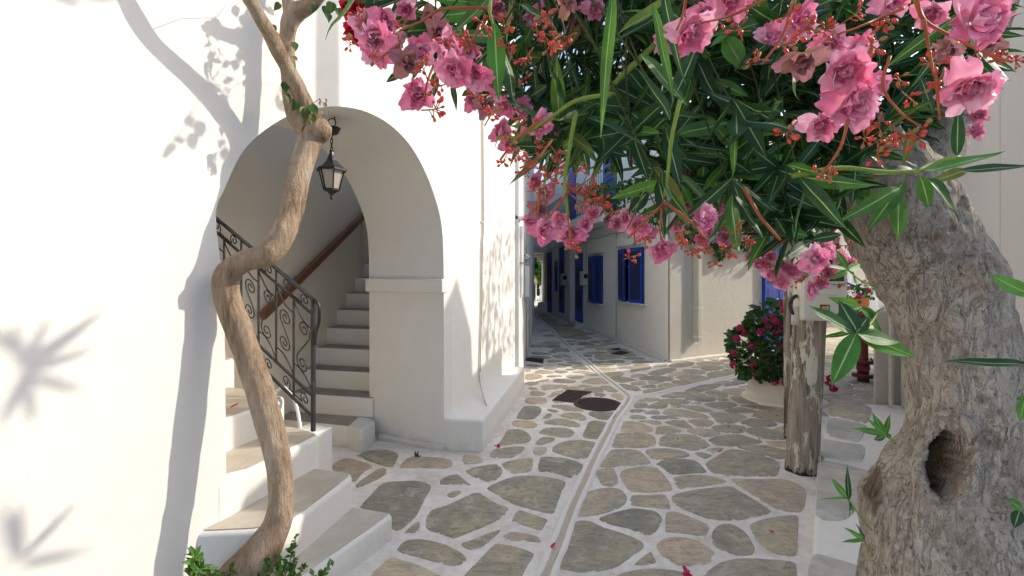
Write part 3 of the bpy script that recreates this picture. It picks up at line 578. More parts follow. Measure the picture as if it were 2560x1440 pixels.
# ---- far flight rising behind the railing
ff = empty('far_staircase', (-1.8, 4.4, 0), 'inner flight of white risers and grey treads rising behind the arch pier', 'stairs')
HW = lambda y: -1.351+.09*(y-4.66)
for k in range(1, 11):
    d = 4.38+.243*(k-1); h = .19*k; yl = d+.22
    xr = -1.49 if k == 1 else HW(d)+.01
    dn = d+1.2
    o = mk('step', prism([(BW(yl)-.02, yl), (xr, d), (xr if k == 1 else HW(dn)+.01, dn), (BW(dn)-.02, dn)], h-.19 if k > 1 else -.05, h), MW, ff, bev=.012)
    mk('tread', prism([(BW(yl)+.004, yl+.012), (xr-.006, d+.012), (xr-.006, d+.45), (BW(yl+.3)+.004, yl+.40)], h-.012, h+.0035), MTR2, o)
mk('kerb_block', prism([(-1.497, 4.36), (-1.33, 4.24), (-1.28, 4.5), (-1.36, 4.62), (-1.497, 4.66)], -.02, .20), MWdirty, ff, bev=.02)

# ---- wooden handrail on the back wall
hr = empty('wooden_handrail', (BW(4.3)+.07, 4.3, 1.2), 'brown wooden handrail slanting up the back wall of the stair', 'handrail')
pa, pb = Vector((BW(4.27)+.075, 4.27, 1.205)), Vector((BW(6.9)+.075, 6.9, 2.63)); dirv = (pb-pa).normalized()
mk('rail', obox((pa+pb)/2, dirv, Vector((1, -.12, 0)).normalized(), dirv.cross(Vector((1, -.12, 0)).normalized()), (pb-pa).length/2, .026, .042), MWOOD, hr, bev=.012)
for t_ in (.12, .5, .85):
    p = pa.lerp(pb, t_); mk('bracket', tube([p+Vector((-.09, 0, -.05)), p+Vector((-.03, 0, -.055)), p+Vector((0, 0, -.03))], .007, 6), MIRON, hr)
# thin conduit on the hall wall
cd = [Vector((BW(6.45)+.02, 6.45, 2.75)), Vector((BW(6.45)+.02, 6.45, 1.95)), Vector((BW(6.42)+.03, 6.42, 1.8)), Vector((BW(6.5)+.02, 6.5, 1.66))]
tag(mk('wall_conduit', tube(cat(cd, 4), .011, 8), MWcream, smooth=True), 'thin painted conduit running down the stair wall above the handrail', 'conduit')

# ---- wrought iron railing
RB = Vector((-1.317, 3.18)); RU = Vector((-.912, .41)).normalized(); SL = .595
def RP(s, z, off=0.0): p = RB+RU*s; return Vector((p.x, p.y, z+SL*s))+Vector((.41, .912, 0))*off
rail = empty('iron_railing', (RB.x, RB.y, .54), 'black wrought iron stair railing with scrolls inside the arch', 'railing')
def flat(pts, wd=.006, hg=.006): return tube([RP(a, b) for a, b in pts], wd, 6)
S1 = 1.45
mk('newel_post', obox(RP(0, .545+.44), (RU.x, RU.y, 0), (.41, .912, 0), (0, 0, 1), .012, .012, .44), MIRON, rail, bev=.003)
def bar(z, name, w_, h_): mk(name, obox((RP(0, z)+RP(S1, z))/2, (RP(S1, z)-RP(0, z)).normalized(), (.41, .912, 0), Vector((SL*-RU.x, SL*-RU.y, 1)).normalized(), (RP(S1, z)-RP(0, z)).length/2, w_, h_), MIRON, rail)
bar(1.42, 'top_rail', .016, .006); bar(1.318, 'upper_rail', .008, .007); bar(.775, 'lower_rail', .008, .007); bar(.638, 'bottom_rail', .008, .007)
mk('rail_end_curl', tube([RP(a, b) for a, b in cat([Vector((.02, 1.42, 0)), Vector((-.02, 1.405, 0)), Vector((-.05, 1.36, 0)), Vector((-.052, 1.27, 0)), Vector((-.025, 1.20, 0)), Vector((-.012, 1.13, 0))], 5) for a, b in [(a, b)]] if False else [RP(p.x, p.y-SL*p.x) for p in cat([Vector((.02, 1.43, 0)), Vector((-.02, 1.415, 0)), Vector((-.05, 1.37, 0)), Vector((-.052, 1.28, 0)), Vector((-.025, 1.20, 0)), Vector((-.012, 1.12, 0))], 5)], .011, 8), MIRON, rail, smooth=True)
BARS = [.0, .178, .345, .52, .70, .885, 1.07, 1.25, 1.43]
for s_ in BARS[1:]:
    i = BARS.index(s_); z0, z1 = (.638, 1.318) if i % 2 else (.775, 1.42)
    mk('baluster', obox((RP(s_, z0)+RP(s_, z1))/2, (RU.x, RU.y, 0), (.41, .912, 0), (0, 0, 1), .0055, .0055, (z1-z0)/2), MIRON, rail)
def spiral(cx, cz, r0, a0, turns, sgn):          # from the outside inwards
    out = []; m = int(22*abs(turns))
    for k in range(m+1):
        t = k/m; r = r0*(1-.80*t); a = a0+sgn*2*math.pi*turns*t; out.append((cx+r*math.cos(a), cz+r*math.sin(a)))
    return out
def scroll(pts, name='scroll', r=.0048): mk(name, tube([RP(a, b) for a, b in pts], r, 5), MIRON, rail, smooth=True)
for i in range(len(BARS)-1):
    a, b = BARS[i], BARS[i+1]; wv = b-a; up = i % 2 == 0
    zt, zm, zl = 1.318, 1.045, .775; r = .052; hl = (zt-zl)
    cu = (a+wv*.46, zl+hl*(.72 if up else .66)); cl = (a+wv*.54, zl+hl*(.28 if up else .34))
    # S scroll: upper spiral opens to one side, long diagonal, lower spiral
    su = spiral(cu[0], cu[1], r, math.pi if up else 0.0, 1.5, -1 if up else 1)
    sl_ = spiral(cl[0], cl[1], r, 0.0 if up else math.pi, 1.5, -1 if up else 1)
    scroll(su[::-1]+[(cu[0]+(-r if up else r)*.9, cu[1]-r*.7)]+[(cl[0]+(r if up else -r)*.9, cl[1]+r*.7)]+sl_)
    # arcs to the bars above and below
    for (xa, za, xb, zb) in ((a, zt-.10, b, zt-.02), (a, zl+.02, b, zl+.10)):
        scroll([(xa+(xb-xa)*t, za+(zb-za)*t-.035*math.sin(math.pi*t)*(1 if za > zm else -1)) for t in [k/8 for k in range(9)]], 'arc')
    # small C scrolls in the top and bottom bands
    for zc in (1.368, .705):
        s2 = spiral(a+wv*.42, zc, .040, -.3*math.pi if up else 1.3*math.pi, 1.35, 1 if up else -1)
        scroll([(a+wv*(.98 if up else .02), zc-.035)]+s2, 'band_scroll', .0045)

# ---- lantern
LX, LY = -1.315, 3.5
lan = empty('hanging_lantern', (LX, LY, 2.14), 'black hexagonal lantern hanging on a chain under the arch crown', 'lantern')
lp = lambda z: (LX, LY, z)
mk('ceiling_rose', lathe(lp(0), [(.012, 2.595), (.045, 2.61), (.062, 2.645), (.062, 2.652), (.01, 2.66)], 20), MIRON, lan, smooth=True)
mk('hook', tube([Vector((LX+.03*math.cos(a), LY, 2.685+.034*math.sin(a))) for a in [k*.4 for k in range(16)]]+[Vector((LX+.01, LY, 2.80))], .004, 6), MIRON, lan)
for k in range(4):
    z = 2.585-.031*k; ax = (1, 0) if k % 2 else (0, 1)
    mk('chain_link', tube([Vector((LX+ax[0]*.009*math.cos(a), LY+ax[1]*.009*math.cos(a), z+.021*math.sin(a))) for a in [j*math.pi/5 for j in range(11)]], .0032, 5, False), MIRON, lan)
mk('cap', lathe(lp(0), [(.112, 2.335), (.112, 2.35), (.10, 2.353), (.072, 2.375), (.042, 2.41), (.022, 2.45), (.014, 2.475), (.018, 2.482), (.006, 2.49)], 6), MIRON, lan)
mk('base_cup', lathe(lp(0), [(.012, 2.155), (.016, 2.163), (.03, 2.18), (.058, 2.192), (.060, 2.205)], 6), MIRON, lan)
mk('finial', lathe(lp(0), [(.002, 2.125), (.011, 2.132), (.013, 2.14), (.006, 2.15), (.012, 2.157)], 12), MIRON, lan, smooth=True)
sP = NT('frosted_pane'); sP.fin((.55, .50, .40), .35, .5); sP.bsdf.inputs['Transmission Weight'].default_value = .25; MPANE = sP.m
for k in range(6):
    a0, a1 = k*math.pi/3, (k+1)*math.pi/3
    cr = lambda a, r, z: Vector((LX+r*math.cos(a), LY+r*math.sin(a), z))
    mk('pane', ([cr(a0, .054, 2.205), cr(a1, .054, 2.205), cr(a1, .088, 2.338), cr(a0, .088, 2.338)], [(0, 1, 2, 3)]), MPANE, lan)
    mk('glazing_bar', tube([cr(a0, .057, 2.20), cr(a0, .091, 2.34)], .0055, 5), MIRON, lan)

# ---- white appliance under the stair, hose
ac = empty('ventilation_box', (-1.57, 3.88, 0), 'small white cabinet with dark slots tucked beside the steps', 'cabinet')
NX = Vector((N.x, N.y, 0)); TX = Vector((T.x, T.y, 0)); ZZ = Vector((0, 0, 1))
acC = Vector((-1.60, 3.72, .185))
mk('casing', obox(acC, NX, TX, ZZ, .12, .16, .185), MPVC, ac, bev=.012)
for k in range(5): mk('slot', obox(acC+NX*.1205+ZZ*(-.13+.064*k)+TX*-.06, NX, TX, ZZ, .002, .07, .026), MBLUED, ac)
hs = cat([W(668, 1010, 3.4), W(690, 980, 3.38), W(708, 969, 3.36), W(728, 985, 3.34), W(742, 1020, 3.32), W(752, 1074, 3.28)], 8)
tag(mk('corrugated_hose', tube(hs, [.012+.0014*math.sin(k*2.2) for k in range(len(hs))], 8), MPVC, smooth=True), 'white corrugated hose bent over the edge of the steps by the railing', 'hose')
# ---- twin cable on the sunlit wall
cb = empty('wall_cable', side(1200, 1000, .02), 'pair of thin cables running down the sunlit wall to the bench', 'cable')
for off in (0, .013):
    pts = [side(x+off*250, y, .012) for x, y in ((1203, 0), (1202, 300), (1203, 560), (1200, 620), (1199, 760), (1196, 860), (1195, 930))]+([W(1203, 970, 5.17), W(1216, 1014, 4.72)] if off == 0 else [])
    mk('strand', tube(cat(pts, 5), .0075, 6), MCAB, cb, smooth=True)
for y in (290, 555, 690, 800):
    mk('clip', obox(side(1202, y, .012), SWN.to_3d(), SWU.to_3d(), ZZ, .012, .018, .006), MPVC, cb)

# ================================================================== LEFT ALLEY HOUSE
lh = empty('alley_house', (.2, 6.4, 0), 'white house on the left of the alley past the bench, with drainpipe', 'house')
LHX = lambda y: .116+.0758*(y-6.95)
mk('wall', prism([(LHX(6.78), 6.78), (LHX(13.6), 13.6), (-3, 13.6), (-3, 6.78)], -.05, 4.3), MW, lh, bev=.02)
def shutter(parent, p0, p1, z0, z1, depth=.035, panels=True, name='shutter'):
    p0, p1 = Vector(p0), Vector(p1); d = (p1-p0); L = d.length; u = (d/L); n_ = Vector((u.y, -u.x))
    c = (p0+p1)/2; U, Nn = Vector((u.x, u.y, 0)), Vector((n_.x, n_.y, 0)); zc, hz = (z0+z1)/2, (z1-z0)/2
    e = mk(name, obox((c.x, c.y, zc), U, Nn, ZZ, L/2, depth*.28, hz), MBLUED, parent)
    w_ = min(.06, L*.2)
    for s_ in (-1, 1): mk('stile', obox(Vector((c.x, c.y, zc))+U*s_*(L/2-w_/2), U, Nn, ZZ, w_/2, depth/2, hz), MBLUE, e)
    for zz in (z0+.04, z1-.04): mk('cross_rail', obox(Vector((c.x, c.y, zz)), U, Nn, ZZ, L/2-w_, depth/2, .04), MBLUE, e)
    return e
shutter(lh, (.075, 6.86), (.10, 6.94), 2.42, 3.12)
mk('sill', obox((.11, 6.9, 2.37), (1, 0, 0), (0, 1, 0), ZZ, .07, .12, .02), MW, lh)
dp = empty('drainpipe', (.11, 6.9, .4), 'white plastic drainpipe with elbow on the left alley wall', 'pipe')
pp = [W(1300, 572, 6.88), W(1300, 650, 6.88), W(1300, 722, 6.88), W(1297, 738, 6.88), W(1290, 742, 6.88)]
mk('pipe', tube(cat(pp, 4), .048, 12), MPVC, dp, smooth=True); mk('collar', tube([W(1300, 566, 6.88), W(1300, 584, 6.88)], .055, 12), MPVC, dp); mk('strap', tube([W(1300, 655, 6.88), W(1300, 660, 6.88)], .053, 12), MGREYBOX, dp)
fd = empty('floodlight', W(1312, 640, 8.2), 'small white floodlight on the left alley wall above the meter case', 'light')
mk('head', obox(W(1313, 640, 8.2), Vector((.8, -.4, -.45)).normalized(), Vector((.45, .89, 0)), Vector((.4, -.2, .89)).normalized(), .07, .05, .035), MPVC, fd, bev=.008); mk('arm', tube([W(1301, 632, 8.2), W(1310, 637, 8.2)], .012, 6), MPVC, fd)
mb = empty('meter_case', (LHX(8.3)+.06, 8.4, 1.3), 'grey meter case with clear lid on the left alley wall', 'meter box')
mk('case', box((LHX(8.3)-.02, 8.1, 1.12), (LHX(8.3)+.085, 8.55, 1.75)), MGREYBOX, mb, bev=.008); mk('lid', box((LHX(8.3)-.01, 8.06, 1.18), (LHX(8.3)+.075, 8.098, 1.7)), MPVC, mb)
for i, (yy, zt) in enumerate(((9.2, 2.1), (11.0, 1.95))):
    mk('door', box((LHX(yy)-.02, yy-.4, .06), (LHX(yy)+.012, yy+.4, zt)), MPVC if i else MWcream, lh)
mk('vent_plate', box((LHX(10.2)-.01, 10.05, .35), (LHX(10.2)+.02, 10.35, .62)), MGREYBOX, lh)
kn = tube(cat([Vector((LHX(7.8)+.01, 7.8, 3.4)), Vector((LHX(7.9)+.012, 7.9, 2.4)), Vector((LHX(8.2)+.02, 8.2, 1.76))], 5), .008, 6)
tag(mk('alley_cable', kn, MCAB), 'loose grey cable hanging above the meter case in the alley', 'cable')

# ================================================================== RIGHT ALLEY HOUSE (windows, doors, balcony)
rh = empty('corner_house', (2.78, 8.53, 0), 'two storey white corner house with blue shutters along the alley', 'house')
CX = lambda y: 2.78-.131*(y-8.53)
def aw(y, z, out=0): return Vector((CX(y)-.991*out, y-.13*out, z))
FD = Vector((.89, .456)).normalized(); FN = Vector((.456, -.89)).normalized(); FO = Vector((2.78, 8.53))
def fa(s_, z, out=0.0): p = FO+FD*s_+FN*out; return Vector((p.x, p.y, z))
AU = Vector((-.13, .991, 0)).normalized(); AN = Vector((-.991, -.13, 0)).normalized(); FD3 = Vector((FD.x, FD.y, 0)); FN3 = Vector((FN.x, FN.y, 0))
mk('alley_wall', prism([aw(8.53, 0).xy, aw(19.2, 0).xy, aw(19.2, 0).xy+Vector((3, 0)), fa(2.3, 0, -1.5).xy, fa(.02, 0, -.02).xy], -.05, 6.4), MWalley, rh, bev=.02)
mk('front_wall', prism([fa(.03, 0, -.01).xy, fa(3.75, 0, -.01).xy, fa(3.75, 0, -.6).xy, fa(.6, 0, -.6).xy], -.05, 3.55), MWcream, rh)
mk('corner_pilaster', prism([fa(-.01, 0, .03).xy, fa(.36, 0, .03).xy, fa(.36, 0, -.03).xy, fa(.05, 0, -.03).xy], -.02, 3.7), MWcream, rh, bev=.02)
mk('base_fillet', join(prism([aw(8.6, 0, .05).xy, aw(19, 0, .06).xy, aw(19, 0, -.02).xy, aw(8.6, 0, -.02).xy], -.01, .035), prism([fa(0, 0, .08).xy, fa(3.7, 0, .06).xy, fa(3.7, 0, -.03).xy, fa(0, 0, -.03).xy], -.01, .04)), MW, rh, bev=.015)
def window(y0, y1, z0, z1, split_far, split_near, open_far, open_near):
    e = mk('window', obox((aw(y0, 0)+aw(y1, 0))/2+ZZ*((z0+z1)/2)+AN*.004, AU, AN, ZZ, (y1-y0)/2, .008, (z1-z0)/2), MGLASS, rh)
    for yy in (y0+.03, y1-.03, (y0+y1)/2): mk('sash_bar', obox(aw(yy, (z0+z1)/2, .02), AU, AN, ZZ, .022, .016, (z1-z0)/2), MPLAS if yy == (y0+y1)/2 else MBLUE, e)
    for zz in (z0+.03, z1-.03, z0+(z1-z0)*.66): mk('sash_rail', obox(aw((y0+y1)/2, zz, .018), AU, AN, ZZ, (y1-y0)/2-.05, .012, .02), MBLUE, e)
    mk('sill', obox(aw((y0+y1)/2, z0-.035, .05), AU, AN, ZZ, (y1-y0)/2+.07, .07, .02), MWcream, rh)
    mk('lintel', obox(aw((y0+y1)/2, z1+.075, .025), AU, AN, ZZ, (y1-y0)/2+.10, .03, .012), MWcream, rh)
    for yh, L, sg, op in ((y1, split_far, -1, open_far), (y0, split_near, 1, open_near)):
        h = aw(yh, 0, .045).xy; d_ = (AN.xy*math.sin(op)+AU.xy*sg*math.cos(op)); shutter(rh, h, h+d_*L, z0-.02, z1)
window(9.57, 10.92, .985, 2.10, .66, .48, .16, .20); window(12.15, 13.26, .80, 2.02, .70, .36, .12, .2)
def alley_door(y0, y1, z0, z1, glass=False, depth=.0, nm='door'):
    mk('jamb', obox(aw((y0+y1)/2, (z0+z1)/2+.03, .004), AU, AN, ZZ, (y1-y0)/2+.07, .006, (z1-z0)/2+.05), MWcream, rh)
    d = mk(nm, obox(aw((y0+y1)/2, (z0+z1)/2, .02), AU, AN, ZZ, (y1-y0)/2, .016, (z1-z0)/2), MBLUE, rh)
    for zz in ((z0*2+z1)/3, (z0+z1*2)/3): mk('panel', obox(aw((y0+y1)/2, zz, .038), AU, AN, ZZ, (y1-y0)/2-.1, .006, (z1-z0)/7), MBLUED, d)
alley_door(13.95, 14.75, .12, 2.15); alley_door(16.2, 16.9, .2, 2.45); alley_door(18.2, 18.95, .05, 2.35); alley_door(17.2, 17.6, .9, 2.0, nm='far_window')
mk('door_recess', obox(aw(14.85, 1.12, .09), AU, AN, ZZ, .05, .09, 1.12), MW, rh); mk('doorstep', obox(aw(14.35, .055, .12), AU, AN, ZZ, .45, .12, .055), MMORT, rh)
for y_, z_ in ((13.55, 1.42), (16.0, 1.35)):
    b = empty('electricity_meter', aw(y_, z_-.2, .1), 'ivory electricity meter beside the nearer alley door' if y_ < 15 else 'grey meter box beside the farther alley door', 'meter box')
    mk('housing', obox(aw(y_, z_, .09), AU, AN, ZZ, .15, .09, .2), MPLAS if y_ < 15 else MGREYBOX, b, bev=.015); mk('dial_window', obox(aw(y_-.156, z_+.06, .09), AU, AN, ZZ, .006, .05, .06), MGLASS, b)
    mk('lead_cable', tube([aw(y_, z_+.2, .03), aw(y_-.02, 2.5, .02)], .012, 6), MCAB, b)
for y_, r_ in ((15.3, .035), (11.15, .014)):
    tag(mk('wall_pipe', tube([aw(y_, .1, .05 if r_ > .02 else .02), aw(y_, 2.6, .05 if r_ > .02 else .02)], r_, 8), MWcream, smooth=True), 'thick painted pipe on the alley wall between the two doors' if r_ > .02 else 'thin conduit on the alley wall between the shuttered windows', 'pipe')
tag(mk('overhead_cable', tube([aw(8.9+i*.42, 2.50+.02*math.sin(i*1.3)-.012*(i % 2), .03) for i in range(24)], .014, 6), MCAB), 'dark cable bundle strung along the alley wall under the balcony', 'cable')
# balcony
ba = empty('balcony', aw(13, 2.72, .3), 'white balcony with black rail and blue louvred doors over the alley', 'balcony')
mk('slab', prism([aw(10.7, 0, -.02).xy, aw(10.7, 0, .55).xy, aw(17, 0, .55).xy, aw(17, 0, -.02).xy], 2.72, 3.02), MW, ba, bev=.01)
for z_ in (3.1, 3.85): mk('rail', tube([aw(10.8, z_, .5), aw(16.9, z_, .5)], .012, 6), MIRON, ba)
for i in range(42): mk('baluster', tube([aw(10.8+i*.149, 3.02, .5), aw(10.8+i*.149, 3.86, .5)], .007, 5, False), MIRON, ba)
for y_ in (11.6, 15.2):
    d = mk('louvred_door', obox(aw(y_, 4.0, .02), AU, AN, ZZ, .45, .02, .95), MBLUE, ba)
    for k in range(16): mk('slat', obox(aw(y_, 3.15+k*.11, .045), AU, Vector((AN.x, AN.y, .6)).normalized(), Vector((-AN.x*.6, -AN.y*.6, 1)).normalized(), .36, .02, .006), MBLUE, d)
# front wall furniture: duct, vents, door
du = empty('downpipe', fa(.62, .25, .05), 'square white downpipe on the sunlit corner wall, casting a shadow', 'pipe')
mk('duct', obox(fa(.66, 1.75, .055), FD3, FN3, ZZ, .045, .065, 1.42), MPLAS, du, bev=.006)
for z_ in (.42, .95, 2.1): mk('strap', obox(fa(.66, z_, .06), FD3, FN3, ZZ, .05, .067, .015), MPVC, du)
for s_, lab in ((.93, 'round slotted vent near the downpipe on the corner wall'), (2.33, 'white cowl vent casting a shadow beside the blue door')):
    zv = 2.03 if s_ < 1 else 1.83
    v_ = empty('wall_vent', fa(s_, zv, .02), lab, 'vent'); c_ = fa(s_, zv, 0)
    mk('cowl', tube([c_-FN3*.01, c_+FN3*(.04 if s_ < 1 else .11)], .075, 16), MPLAS, v_)
    for k in range(5): mk('slot', obox(c_+FN3*((.04 if s_ < 1 else .11)+.001)+ZZ*(-.045+.0225*k), FD3, FN3, ZZ, .05, .003, .006), MBLUED, v_)
bd = empty('blue_door', fa(2.98, .05, .03), 'bright blue panelled door behind the geranium planter', 'door')
mk('frame', join(obox(fa(2.59, 1.16, .03), FD3, FN3, ZZ, .035, .035, 1.14), obox(fa(3.36, 1.16, .03), FD3, FN3, ZZ, .035, .035, 1.14), obox(fa(2.975, 2.26, .03), FD3, FN3, ZZ, .349, .033, .04)), MBLUE, bd)
for s_ in (2.79, 3.16):
    lf = mk('leaf', obox(fa(s_, 1.13, .018), FD3, FN3, ZZ, .178, .02, 1.09), MBLUE, bd)
    for z_, hh in ((.45, .3), (1.05, .2), (1.75, .38)): mk('panel', obox(fa(s_, z_, .041), FD3, FN3, ZZ, .11, .006, hh), MBLUED if z_ > 1.5 else MBLUE, lf)
mk('handle', tube([fa(2.96, 1.05, .05), fa(2.96, 1.05, .08), fa(2.89, 1.05, .08)], .01, 6), MGREYBOX, bd)
# house beside the blue door, porch of the square beyond
nh = empty('neighbour_house', fa(4.6, 0), 'white house wall right of the blue door', 'house')
mk('wall', prism([fa(3.76, 0, .02).xy, fa(4.2, 0, .02).xy, fa(4.2, 0, -4).xy, fa(3.76, 0, -4).xy], -.05, 4.6), MW, nh)

# ---- alley end: covered passage and the garden behind it
pg = empty('covered_passage', (1, 19.2, 0), 'white building bridging the far end of the alley over a dark passage', 'building')
mk('upper_wall', prism([(.3, 19.2), (2.2, 19.2), (2.2, 23), (.3, 23)], 2.45, 5.0), MW, pg); mk('passage_wall', prism([(-1, 13.61), (.63, 13.61), (.72, 23), (-1, 23)], -.05, 5.0), MW, pg); mk('passage_wall', prism([(1.42, 19.21), (3, 19.21), (3, 23), (1.42, 23)], -.05, 2.449), MW, pg)
ab = [(.72+.7*k/12, 2.05+.25*math.sin(math.pi*k/12)) for k in range(13)]
V = [(x, y, z) for y in (22.6, 22.9) for x, z in ab+[(1.42, 2.448), (.72, 2.448)]]; m = 15
mk('arch_lintel', (V, [tuple(range(m))[::-1], tuple(range(m, 2*m))]+[(i, (i+1) % m, m+(i+1) % m, m+i) for i in range(m)]), MW, pg)
mk('kerb', prism([(1.0, 18.9), (1.5, 18.9), (1.5, 19.6), (1.15, 19.6)], -.01, .4), MW, pg, bev=.05)
sg = empty('menu_sign', (1.25, 26, 0), 'orange and white sign stand beyond the far passage', 'sign')
mk('post', tube([Vector((1.3, 26, 0)), Vector((1.3, 26, 1.2))], .035, 8), MPVC, sg); mk('board', box((1.08, 25.97, .95), (1.42, 26.02, 1.4)), MORANGE, sg, bev=.01); mk('inset', box((1.13, 25.962, 1.05), (1.37, 25.969, 1.25)), MPVC, sg)
st = empty('white_chair', (1.6, 25, 0), 'white chair standing in the light beyond the passage', 'chair')
mk('seat', box((1.46, 24.85, .42), (1.76, 25.2, .46)), MPVC, st); mk('backrest', box((1.46, 25.2, .46), (1.76, 25.24, .9)), MPVC, st)
for x_, y_ in ((1.48, 24.88), (1.74, 24.88), (1.48, 25.2), (1.74, 25.2)): mk('leg', box((x_-.02, y_-.02, 0), (x_+.02, y_+.02, .419)), MPVC, st)

# ================================================================== EAST HOUSE (mostly hidden behind the oleander; its gable shades the paving)
eh = empty('gabled_house', (6.5, 6, 0), 'white gabled house behind the oleander trunk', 'house')
prof = [(4.85, -.05), (4.85, 4.85), (6.13, 6.05), (6.5, 5.4), (6.55, 4.95), (7.55, 4.9), (7.6, 4.4), (8.15, 4.4), (8.15, -.05)]
V = [(6.5, y, z) for y, z in prof]+[(10.2, y+(1.97 if y > 8 else 0), z) for y, z in prof]; m = len(prof)
mk('wall', (V, [tuple(range(m)), tuple(range(m, 2*m))[::-1]]+[(i, m+i, m+(i+1) % m, (i+1) % m) for i in range(m)]), MW, eh)
mk('unseen_sky_blocker', prism([(9, -9), (13, -9), (13, 4.84), (9, 4.84)], -.05, 6.55), MW, eh)  # unseen block added out of frame to hold back sky light from the right
for y_ in (5.5, 7.2): mk('window', box((6.49, y_-.35, 1.1), (6.502, y_+.35, 2.2)), MBLUE, eh)

# ---- porch across the little square
po = empty('porch_house', (9, 17, 0), 'white porch with round columns and dark doorway across the square', 'building')
mk('wall', prism([(6.2, 18.6), (17, 18.6), (17, 18.9), (6.2, 18.9)], -.05, 5.5), MW, po); mk('roof_slab', prism([(8.8, 15.6), (17, 15.6), (17, 18.6), (8.8, 18.6)], 2.9, 3.2), MW, po)
for x_ in (9.2, 10.35, 11.05, 11.9, 13): mk('column', lathe((x_, 15.9, 0), [(.24, -.02), (.24, .15), (.17, .2), (.155, 2.6), (.2, 2.75), (.22, 2.899)], 16), MW, po, smooth=True)
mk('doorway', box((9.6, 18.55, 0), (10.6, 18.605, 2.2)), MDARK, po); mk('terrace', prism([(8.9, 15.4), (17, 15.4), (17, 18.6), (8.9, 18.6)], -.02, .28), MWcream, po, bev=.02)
br = empty('blue_stair_rail', (10.1, 14.4, 0), 'blue painted metal handrail in the square behind the meter post', 'railing')
for pts in ([W(2100, 700, 14.4), W(2165, 725, 14.4)], [W(2160, 723, 14.4), W(2158, 800, 14.4)], [W(2105, 702, 14.4), W(2105, 800, 14.4)]): mk('tube', tube(pts, .045, 8), MBLUE, br)
tp = empty('terracotta_trough', W(2140, 765, 14.2), 'terracotta trough of red geraniums behind the blue rail', 'planter')
mk('trough', obox(W(2140, 755, 14.2), (1, 0, 0), (0, 1, 0), ZZ, .3, .14, .13), MTERRA, tp, bev=.02)

# ================================================================== RIGHT WALL, LEDGE
rw = empty('garden_wall', (3.2, 3.6, 0), 'tall white wall at the right edge behind the oleander trunk', 'wall')
RX = lambda y: 1.194+.586*y
tops = [(2.78, 2.95), (3.4, 2.98), (3.6, 3.45), (4.2, 3.7), (5.35, 3.75)]; V = []
for y_, z_ in tops: V += [(RX(y_), y_, -.05), (RX(y_), y_, z_), (RX(y_)+.4, y_, z_), (RX(y_)+.4, y_, -.05)]
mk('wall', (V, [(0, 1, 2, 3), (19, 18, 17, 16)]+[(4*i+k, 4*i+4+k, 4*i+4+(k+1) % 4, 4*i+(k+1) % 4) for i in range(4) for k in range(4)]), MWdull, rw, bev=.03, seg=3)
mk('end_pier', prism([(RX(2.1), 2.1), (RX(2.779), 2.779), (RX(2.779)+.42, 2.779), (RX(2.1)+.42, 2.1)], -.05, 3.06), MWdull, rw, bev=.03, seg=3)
mk('far_pier', prism([(4.08, 5.42), (4.45, 5.42), (5.75, 6.9), (5.42, 6.95)], -.02, 1.17), MWcream, rw, bev=.04, seg=3)
tag(mk('wall_downpipe', tube([Vector((4.12, 5.22, .13)), Vector((4.12, 5.22, 1.5))], .02, 8), MCAB), 'brown stained pipe down the corner of the right wall', 'pipe')
lg = empty('stone_ledge', (2.4, 3.6, 0), 'low whitewashed ledge topped with pale flagstones beside the post', 'ledge')
LE = [(1.02, 1.5), (1.54, 2.467), (1.97, 3.116), (2.30, 3.55), (2.47, 3.83), (2.60, 4.05), (3.12, 4.75), (3.62, 5.42), (4.3, 5.36)]
mk('body', prism(LE+[(RX(5.3)+.05, 5.3), (RX(1.5)+.05, 1.5)], -.02, .12), MWledge, lg, bev=.025, seg=3)
WH = (1980, 960, 3.0)
for i, txt in enumerate(('275,230 300,130 330,108 420,112 500,140 590,185 575,260 540,292 450,270 360,250', '262,340 275,265 330,262 430,280 555,320 520,390 490,430 400,420 300,395', '215,530 232,432 260,422 400,445 520,462 535,510 510,585 420,575 300,560', '185,980 190,800 200,600 240,585 380,610 500,640 600,680 590,800 540,900 480,940 400,1010 300,1020', '130,1440 150,1320 200,1290 350,1330 480,1370 620,1430 600,1560 140,1560')):
    g = [G(WH[0]+float(a)/WH[2], WH[1]+float(b)/WH[2], .12).xy for a, b in (q.split(',') for q in txt.split())]
    v, f, rim = stone_vf(g); v = [(x, y, z+.122) for x, y, z in v]
    mk('flagstone', (v, f), (MST if i == 0 else MSTP) if 'MSTP' in globals() else MST, lg, att={'rim': rim})

# ================================================================== METER POST
pc = Vector((2.335, 3.87))
ut = empty('utility_pole', (pc.x, pc.y, 0), 'thick weathered wooden pole with peeling cream paint', 'pole')
V, Fc = [], []; nr, ns = 90, 28
for i in range(nr+1):
    z = 6.6*(i/nr)**1.3; off = .055*min(z, 2)
    for k in range(ns):
        a = 2*math.pi*k/ns; r = .122-.007*z+.006*noise.noise(Vector((math.cos(a)*3, math.sin(a)*3, z*.6)))+.004*noise.noise(Vector((math.cos(a)*14, math.sin(a)*14, z*.8)))
        if z < .05: r += .004*math.sin(k*5)
        V.append((pc.x+off+r*math.cos(a), pc.y+r*math.sin(a), z))
for i in range(nr):
    for k in range(ns): Fc.append((i*ns+k, i*ns+(k+1) % ns, (i+1)*ns+(k+1) % ns, (i+1)*ns+k))
Fc.append(tuple(range(nr*ns, nr*ns+ns)))
mk('shaft', (V, Fc), MPOLE, ut, smooth=True)
mx = empty('meter_box', W(2050, 800, 3.72), 'ivory electricity meter box strapped to the weathered pole, numbered 03438', 'meter box')
BU = Vector((.985, -.17, 0)).normalized(); BN = Vector((-.17, -.985, 0)).normalized()
bc = W(2048, 716, 3.73)
